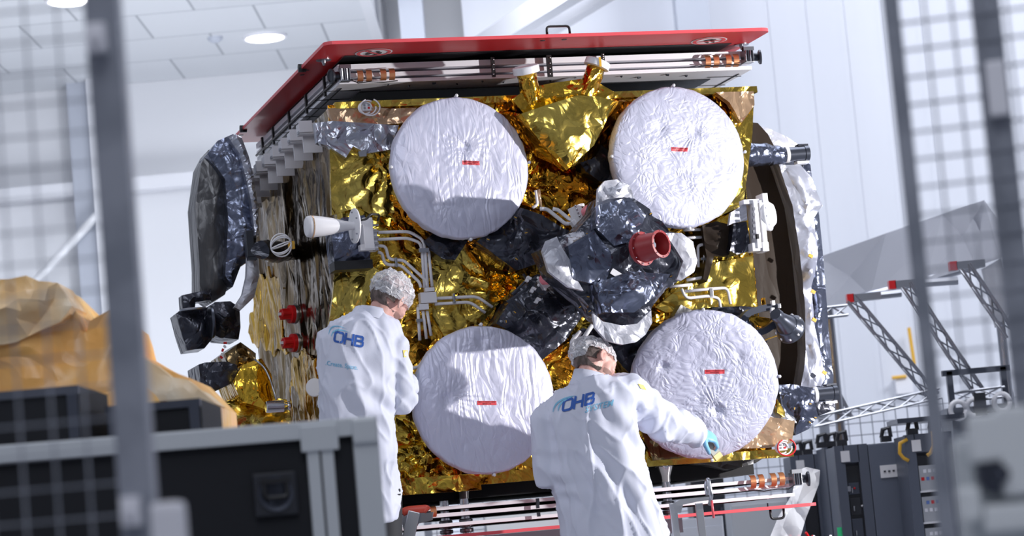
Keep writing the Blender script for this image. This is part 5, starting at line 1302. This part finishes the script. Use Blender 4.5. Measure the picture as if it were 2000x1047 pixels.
def swoosh(P, w):
    """thin crescent through three points"""
    a, b, c = [Vector(p) for p in P]; n = 18; U, D_ = [], []
    for i in range(n+1):
        t = i/n; p = a*(1-t)**2+b*2*t*(1-t)+c*t*t; d = ((b-a)*(1-t)+(c-b)*t).normalized(); nn = Vector((-d.y, d.x)); s = w/2*sin(pi*min(1, t*.9+.1))
        U.append(p+nn*s); D_.append(p-nn*s)
    V = [tuple(v) for v in U+D_]; F = [[i, i+1, n+2+i, n+1+i] for i in range(n)]
    return V, F
def line_text(s, o, ex, ey, size):
    V, F = text_flat(s, 1.0, .01); w = max(v.x for v in V)-min(v.x for v in V); x0 = min(v.x for v in V); k = size/w
    o, ex, ey = Vector(o), Vector(ex), Vector(ey)
    return [tuple(o+ex*((v.x-x0)*k)+ey*(v.y*k)) for v in V], F
def folds(seed, k=1.0, dirs=None):
    def f(p, n):
        q = p*1.0+Vector((seed*3.3, seed, 0))
        h = .010*noise.noise(Vector((q.x*5, q.y*5, q.z*1.6)))+.006*noise.noise(Vector((q.x*11, q.y*11, q.z*3.5)))
        h += .006*(crease(Vector((q.x*1.0, q.y*1.0, q.z*.45))+noise.noise_vector(q*3)*.08, 6)-.3)
        h += .011*(1-abs(noise.noise(Vector((q.x*6, q.y*6, q.z*2.4))+Vector((seed, 2, 9)))))**9 + .006*(1-abs(noise.noise(Vector((q.x*13+q.z*5, q.y*13, q.z*5))+Vector((seed, 7, 1)))))**9
        if dirs:
            for c, ax, fr, am, rg in dirs:
                d = (p-c); r = d.length
                if r < rg: h += am*(1-r/rg)*sin(d.dot(ax)*fr+3*noise.noise(q*6))
        return h*k*1.35
    return f

def person(P):
    o = thing('person', P['foot'], P['label'], 'person', group=None)
    f = P['foot']; rel_ = lambda p: Vector(p)-f
    def fin(obj):
        for v in obj.data.vertices: v.co = v.co-f
        obj.data.update(); obj.parent = o; return obj
    # one continuous body
    bm = NB(); M = oriented(P['face'], P['headup']); hc = P['head']
    head_shapes(bm, hc, M, P.get('hk', 1.0))
    limb(bm, [hc+M @ Vector((0, -.025, -.03)), P['neck'], P['chest']], [.060, .058, .11], 20)
    loft(bm, [(c, a*.90, b*.86, .9) for c, a, b, e in P['body']])
    for arm in P['arms']:
        s, e, w = arm['pts']; limb(bm, [s, e, w], [.055, .045, .031], 16)
        hand_shapes(bm, w, arm['hd'], arm['pn'], arm['side'], arm['curl'], thumb=arm.get('thumb', (.5, .5)))
    for leg in P['legs']: limb(bm, leg, [.088, .058, .042], 18)
    for fp, fd in P['feet']:
        ball(bm, fp+Vector((fd.x*.07, fd.y*.07, .035)), (.045, .13, .036), Matrix.Rotation(atan2(-fd.x, fd.y), 3, 'Z'), 18)
    body = fin(remeshed('body', bm, .0052, 3, SKIN)); body['label'] = P['bodylabel']
    # coat
    bm = NB(); loft(bm, P['coat'])
    for arm in P['arms']:
        s, e, w = arm['pts']; pts = arm.get('sleeve', [s, e, w-(w-e).normalized()*.02]); limb(bm, pts, arm['srad'], 18)
    coat = remeshed('lab_coat', bm, .0085, 7, COAT, None, disp=folds(P['seed'], 1.0, P.get('dirs')), factor=.5)
    bvh = BVHTree.FromPolygons([v.co.copy() for v in coat.data.vertices], [list(p.vertices) for p in coat.data.polygons])
    fin(coat); coat['label'] = P['coatlabel']
    for nm, polys, mm, lab in P['prints']:
        q = on_cloth(bvh, nm, polys, mm, coat)
        if lab: q['label'] = lab
    # collar
    bm = NB(); c = P['collar'][0]; ax = P['collar'][1].normalized(); e1, e2, _ = frame_of(ax); R0 = P['collar'][2]; rings = []
    for t, r, th in ((-.05, R0*1.15, 0), (-.01, R0*1.03, 0), (.006+P.get('ch', 0), R0*1.0, 0), (.004+P.get('ch', 0), R0*.94, 0), (-.04, R0*.95, 0)):
        rings.append([c+ax*t+(e1*cos(2*pi*k/30)+e2*sin(2*pi*k/30)*1.05)*(r+.004*noise.noise(Vector((k*.5, t*20, P['seed'])))) for k in range(30)])
    ringtube(bm, rings, cap=False); cl = ob('collar', bm, COAT, coat, smooth=True)
    for v in cl.data.vertices: v.co = v.co-f
    # hair, beard, hairnet
    hk = P.get('hk', 1.0); ctr = (0, -.014, .022)
    hr = cap_region('hair', hc, M, HAIR, o, lambda p, d: p.z < .035 and p.y < .018 and p.z > -.075-(.3*p.y if p.y < 0 else 0)*.2 and not (abs(p.x) > .06 and p.z < -.035) and not (abs(p.x) > .05 and ((p.y+.004)/.028)**2+((p.z+.010)/.036)**2 < 1), .003, (.080, .100, .100), centre=(0, -.022, .012))
    for v in hr.data.vertices: v.co = v.co-f
    bd = cap_region('beard', hc, M, mat('beard_stubble', (.26, .16, .14), .8, bump=(300, .001), alpha=.6) if 'beard_stubble' not in MATS else MATS['beard_stubble'], o, lambda p, d: p.z < -.040 and p.y > .022, .0015, (.0565, .054, .060), centre=(0, .038, -.046))
    for v in bd.data.vertices: v.co = v.co-f
    for s in (-1, 1):
        bm = NB(); ball(bm, hc+M @ Vector((s*.031, .0825, .006)), (.010, .008, .007), M, 14); ob('eye', bm, WHITE, o, smooth=True).data.transform(Matrix.Translation(-f))
        bm = NB(); ball(bm, hc+M @ Vector((s*.031, .0900, .006)), (.005, .002, .005), M, 10); ob('iris', bm, DARKM, o, smooth=True).data.transform(Matrix.Translation(-f))
    nt_ = P['net']
    net = cap_region('hairnet', hc, M, NETM, o, nt_['keep'], .004, nt_['a'], amp=.010, centre=nt_['c'], seg=120)
    for v in net.data.vertices: v.co = v.co-f
    # band of the net
    # gloves
    for arm in P['arms']:
        bm = NB(); s, e, w = arm['pts']; hand_shapes(bm, w, arm['hd'], arm['pn'], arm['side'], arm['curl'], 1.06, thumb=arm.get('thumb', (.5, .5)))
        dd = (w-e).normalized(); limb(bm, [w-dd*.05, w-dd*.01], [.036, .033], 16)
        g = fin(remeshed('glove', bm, .0032, 2, GLOVE)); g['label'] = 'thin blue glove'
    # trousers and shoes
    for leg in P['legs']:
        bm = NB(); limb(bm, leg, [.115, .085, .07], 20); tr = ob('trouser_leg', bm, TROU, o, smooth=True); tr.data.transform(Matrix.Translation(-f))
    for fp, fd in P['feet']:
        bm = NB(); Rz = Matrix.Rotation(atan2(-fd.x, fd.y), 3, 'Z'); ball(bm, fp+Vector((fd.x*.07, fd.y*.07, .045)), (.052, .145, .046), Rz, 20)
        for v in bm.verts: v.co.z = max(v.co.z, fp.z+.012)
        box(bm, fp+Vector((fd.x*.07, fd.y*.07, .008)), (.10, .28, .016), Rz); sh = ob('shoe', bm, SHOE, o, smooth=False); sh.data.transform(Matrix.Translation(-f))
    return o

# ---- person one: upright, seen from behind, bent over towards the lower left dish
def ring(x, y, hw, Y, dep, e=.85, lean=0, yaw=0):
    c = at(x, y, Y); w = hw/(FPX/Y); a = Vector((cos(yaw), sin(yaw), -ROLL*0)); 
    return (c, (a*w).xyz, Vector((-sin(yaw)*dep, cos(yaw)*dep, 0)), e)
Y1 = 12.28; yw = radians(20)
head1 = at(763, 586, Y1+.03); feet1 = .70
body1 = [ring(722, 618, 30, Y1, .07, yaw=yw), ring(714, 650, 66, Y1, .10, yaw=yw), ring(704, 700, 62, Y1+.0, .13, yaw=yw), ring(700, 780, 60, Y1, .13, yaw=yw), ring(704, 860, 64, Y1, .13, yaw=yw), ring(708, 940, 64, Y1, .13, yaw=yw), ring(710, 985, 55, Y1, .11, yaw=yw)]
coat1 = [ring(728, 602, 26, Y1, .065, .95, yaw=yw), ring(724, 614, 40, Y1-.005, .085, .95, yaw=yw), ring(716, 630, 66, Y1-.01, .11, .9, yaw=yw), ring(711, 655, 80, Y1-.01, .135, .85, yaw=yw), ring(702, 700, 74, Y1-.01, .165, .8, yaw=yw), ring(698, 760, 72, Y1-.01, .17, .8, yaw=yw), ring(697, 820, 72, Y1, .17, .85, yaw=yw), ring(699, 880, 74, Y1, .18, .85, yaw=yw), ring(701, 940, 76, Y1, .19, .85, yaw=yw), ring(704, 1000, 74, Y1, .19, .85, yaw=yw), ring(706, 1022, 72, Y1, .19, .85, yaw=yw)]
foot1 = at(706, 1000, Y1); foot1.z = feet1
sR, eR, wR = at(772, 672, Y1), at(783, 782, Y1+.02), at(800, 742, Y1+.30)
sL, eL, wL = at(652, 668, Y1+.03), at(655, 780, Y1+.10), at(712, 735, Y1+.32)
def legs(fx, gap, zf, zt, Y, fd):
    out, ft = [], []
    for s in (-1, 1):
        top = Vector((fx.x+s*.09, fx.y, zt)); knee = Vector((fx.x+s*gap*.8, fx.y+.03, (zf+zt)/2)); ank = Vector((fx.x+s*gap, fx.y, zf+.07)); out.append([top, knee, ank]); ft.append((Vector((fx.x+s*gap, fx.y, zf)), fd))
    return out, ft
l1, f1 = legs(foot1, .11, feet1, at(706, 970, Y1).z, Y1, Vector((.2, 1, 0)).normalized())
U1x, U1y = Vector((62/3.2, 12.5/3.2)), Vector((-.5, -24))
prints1 = [('logo_letters', logo((650, 668), (58/3.15, 11.5/3.15), (0, -23.5), 4.2, .22), OBLUE, 'dark blue logo lettering'),
           ('logo_swoosh', [swoosh([(647, 657), (650, 636), (684, 650)], 3.4), swoosh([(642, 653), (645, 627), (678, 643)], 2.6)], OCYAN, 'pale cyan arcs over the lettering'),
           ('slogan', [line_text('.Create. Space.', (636, 709), (1, .15), (.1, -1.15), 63)], OCYAN, 'pale cyan slogan'),
           ('warning_patch', [([(787, 684), (796, 684), (798, 697), (789, 698)], [[0, 1, 2, 3]])], OYEL, 'small yellow warning patch on the sleeve')]
pers1 = person(dict(foot=foot1, label='person in white lab coat and hairnet, back to us, standing at the left dishes', seed=1,
    bodylabel='skin of neck, ear and cheek turned away to the right', coatlabel='long white lab coat with a blue logo on the back',
    head=head1, face=(.45, .66, -.60), headup=(.50, .25, .80), neck=at(738, 622, Y1-.01), chest=at(722, 665, Y1),
    body=body1, coat=coat1, collar=(at(731, 606, Y1-.005), Vector((.28, .12, 1)), .072),
    arms=[dict(pts=(sR, eR, wR), srad=[.070, .062, .046], hd=Vector((-.2, .6, .5)), pn=Vector((-1, 0, 0)), side=Vector((0, -.5, 1)), curl=[(20, 25, 15)]*4),
          dict(pts=(sL, eL, wL), srad=[.070, .062, .046], hd=Vector((.3, .6, .4)), pn=Vector((1, 0, 0)), side=Vector((0, -.5, 1)), curl=[(20, 25, 15)]*4)],
    legs=l1, feet=f1, prints=prints1,
    dirs=[(at(760, 790, Y1-.15), Vector((.7, 0, .7)), 60, .008, .25), (at(775, 700, Y1-.1), Vector((-.6, 0, .8)), 55, .006, .22), (at(745, 640, Y1-.1), Vector((.9, 0, .3)), 60, .005, .16), (at(740, 860, Y1-.15), Vector((.9, 0, .4)), 42, .007, .3)],
    net=dict(a=(.100, .124, .102), c=(0, -.020, .036), keep=lambda p, d: p.z > -.006+.22*p.y)))

# ---- person two: stooping to the right, one gloved hand out to the lower right dish
Y2 = 12.42; yw2 = radians(-8)
head2 = at(1164, 712, Y2+.04); feet2 = .42
tilt = [(1148, 742, 26, .07), (1140, 752, 52, .10), (1142, 772, 82, .125), (1147, 800, 96, .15), (1152, 840, 92, .165), (1160, 880, 92, .17), (1172, 930, 96, .18), (1186, 985, 98, .19), (1198, 1040, 100, .20), (1206, 1090, 100, .20)]
coat2 = []
for i, (x, y, hw, dp) in enumerate(tilt):
    c = at(x, y, Y2-.0); w = hw/(FPX/Y2); k = max(0, 1-i/7)
    a = Vector((cos(yw2), sin(yw2), .22*k)); coat2.append((c, a*w, Vector((0, dp, 0)), .85 if i > 2 else .95))
body2 = coat2[1:-2]
foot2 = at(1204, 1000, Y2); foot2.z = feet2
sR, eR, wR = at(1222, 768, Y2+.02), at(1287, 820, Y2+.18), at(1366, 846, Y2+.44)
sL, eL, wL = at(1068, 822, Y2+.0), at(1076, 925, Y2+.03), at(1150, 900, Y2+.26)
l2, f2 = legs(foot2, .12, feet2, at(1204, 1010, Y2).z, Y2, Vector((0, 1, 0)))
prints2 = [('logo_letters', logo((1096, 806), (63/3.15, -17/3.15), (2.0, -25), 4.6, .10), OBLUE, 'dark blue logo lettering'),
           ('logo_word', [line_text('SYSTEM', (1143, 801), (.975, -.25), (.25, -1.05), 56)], OCYAN, 'cyan word under the logo'),
           ('logo_swoosh', [swoosh([(1090, 803), (1090, 782), (1122, 774)], 3.6), swoosh([(1080, 805), (1082, 778), (1128, 772)], 3.2)], OCYAN, 'cyan arcs beside the lettering'),
           ('warning_patch', [([(1246, 749), (1257, 752), (1263, 762), (1252, 759)], [[0, 1, 2, 3]])], OYEL, 'small yellow warning patch on the shoulder')]
hd2 = (at(1404, 858, Y2+.50)-wR).normalized()
pers2 = person(dict(foot=foot2, label='person stooping in white lab coat, blue gloved hand reaching to the lower right dish', seed=5, hk=1.0, ch=.028,
    bodylabel='skin of neck, ear and bearded cheek', coatlabel='white lab coat with a blue logo across the shoulders',
    head=head2, face=(.82, .25, -.52), headup=(.25, .62, .74), neck=at(1146, 742, Y2), chest=at(1144, 790, Y2),
    body=body2, coat=coat2, collar=(at(1150, 741, Y2+.005), Vector((.30, .12, 1)), .078),
    arms=[dict(pts=(sR, eR, wR), srad=[.100, .098, .082, .062], sleeve=[sR, eR, at(1330, 838, Y2+.32), at(1360, 845, Y2+.42)], hd=hd2, pn=Vector((-.2, .5, -.8)), side=Vector((-.2, -.7, -.4)), curl=[(38, 50, 35), (42, 52, 35), (46, 52, 35), (50, 52, 35)], thumb=(.75, .6)),
          dict(pts=(sL, eL, wL), srad=[.078, .068, .050], hd=Vector((.5, .7, .2)), pn=Vector((0, 0, 1)), side=Vector((0, -.5, 1)), curl=[(20, 25, 15)]*4)],
    legs=l2, feet=f2, prints=prints2,
    dirs=[(at(1225, 780, Y2-.05), Vector((.8, 0, .6)), 55, .009, .25), (at(1300, 820, Y2+.1), Vector((.9, .3, -.3)), 62, .010, .28), (at(1175, 860, Y2-.15), Vector((.9, 0, .45)), 40, .007, .4), (at(1180, 980, Y2-.18), Vector((.9, 0, .3)), 42, .009, .4), (at(1080, 930, Y2-.1), Vector((.3, 0, .9)), 60, .008, .2)],
    net=dict(a=(.098, .125, .098), c=(0, -.028, .036), keep=lambda p, d: p.z > .022+.12*p.y-(.045 if p.y < -.085 else 0))))
# pad in the gloved hand
c = at(1390, 875, Y2+.50); ax = (at(1410, 900, Y2+.51)-at(1380, 858, Y2+.49)).normalized()
pad = thing('wiping_pad', c, 'flat grey and yellow foam pad held in the blue gloved hand', 'pad')
e1 = Vector((.85, .35, .4)); e1 = (e1-ax*e1.dot(ax)).normalized(); e2 = ax.cross(e1); R_ = Matrix(((e1.x, e2.x, ax.x), (e1.y, e2.y, ax.y), (e1.z, e2.z, ax.z)))
bm = NB(); box(bm, (-ax*.015), (.042, .016, .105), R_, bev=.002); ob('pad_body', bm, mat('pad_grey', (.42, .42, .38), .6), pad)
bm = NB(); box(bm, (ax*.052), (.042, .016, .028), R_, bev=.002); ob('pad_tip', bm, mat('pad_yellow', (.78, .62, .28), .6), pad)

# ================================================================ the platforms and step ladders they stand on
def ladder(base, zp, w, dep, hoop, label, topc, hx=0):
    o = thing('step_ladder', base, label, 'ladder')
    bm = NB(); box(bm, (0, dep/2-.05, zp-.02), (w, dep, .04), bev=.004); ob('platform', bm, ALU, o)
    for s in (-1, 1):
        bm = NB(); a, b = Vector((s*(w/2-.02), -.05, zp-.04)), Vector((s*(w/2+.06), -.45, 0)); cyl(bm, a, b, .022, n=10); ob('stile', bm, ALU, o)
        bm = NB(); cyl(bm, Vector((s*(w/2-.02), dep-.08, zp-.04)), Vector((s*(w/2+.06), dep+.05, 0)), .022, n=10); ob('rear_leg', bm, ALU, o)
    n = max(1, int(zp/.24))
    for k in range(1, n):
        t = k/n; bm = NB(); box(bm, (0, -.05-.40*(1-t), zp*t-.02), (w+.02, .08, .025)); ob('step', bm, ALU, o)
    return o
bx = foot1.copy(); bx.z = 0; bx.x += .08
LD1 = ladder(bx, feet1-.002, .78, .5, None, 'step ladder with an orange-red top grip, under the left person', None)
def lr(o, x, y, Y): return at(x, y, Y)-o.location
OR_ = mat('orange_grip', (.80, .10, .06), .4)
YL1 = Y1+.26
bm = NB(); tube(bm, soften([lr(LD1, 786, 1002, YL1), lr(LD1, 796, 997, YL1), lr(LD1, 832, 994, YL1), lr(LD1, 836, 998, YL1)], .02), .022, 10); ob('top_grip', bm, OR_, LD1, smooth=True)
bm = NB(); P_ = [lr(LD1, x, y, YL1-.01) for x, y in ((785, 1006), (846, 1000), (844, 1016), (818, 1022), (806, 1040), (790, 1045), (786, 1024))]; prism(bm, P_, (0, .05, 0)); ob('top_bracket', bm, STEEL, LD1)
bm = NB(); q = lr(LD1, 812, 1000, YL1-.02); q2 = lr(LD1, 795, 1050, YL1-.03); box(bm, (q+q2)/2, (.06, .03, (q-q2).length), Matrix.Rotation(radians(18), 3, 'Y'), bev=.004); ob('guard_upright', bm, ALU, LD1)
bm = NB(); qb = Vector((q2.x-.01, q2.y, feet1-.04)); box(bm, ((q2+qb)/2), (.05, .03, (q2-qb).length)); ob('guard_upright', bm, ALU, LD1)
bx = foot2.copy(); bx.z = 0; bx.x += .20
LD2 = ladder(bx, feet2-.002, 1.0, .5, None, 'step ladder with an aluminium guard rail, right of the stooping person', None)
YL2 = Y2-.02
bm = NB(); P_ = [lr(LD2, x, y, YL2) for x, y in ((1314, 984), (1330, 976), (1362, 972), (1386, 970), (1386, 976), (1362, 980), (1334, 986), (1330, 1002), (1318, 1002))]; prism(bm, P_, (0, .06, 0)); ob('guard_top', bm, ALU, LD2)
for xa, xb in ((1325, 1318), (1373, 1372)):
    a = lr(LD2, xa, 982, YL2-.0); b = lr(LD2, xb, 1060, YL2); b2 = Vector((b.x, b.y, feet2-.04)); bm = NB(); box(bm, (a+b2)/2+Vector((0, .03, 0)), (.036, .05, (a-b2).length), Matrix.Rotation(radians(-1), 3, 'Y'), bev=.003); ob('guard_upright', bm, ALU, LD2)
bm = NB(); tube(bm, soften([lr(LD2, 1386, 985, YL2), lr(LD2, 1390, 968, YL2-.05), lr(LD2, 1383, 934, YL2-.03), lr(LD2, 1378, 945, YL2), lr(LD2, 1382, 968, YL2)], .02), .010, 8); ob('hook_rail', bm, STEEL, LD2, smooth=True)
bm = NB(); tube(bm, [lr(LD2, 1390, 978, YL2-.03), lr(LD2, 1394, 1012, YL2-.03)], .006, 8); ob('safety_strap', bm, PINKRED, LD2, smooth=True)
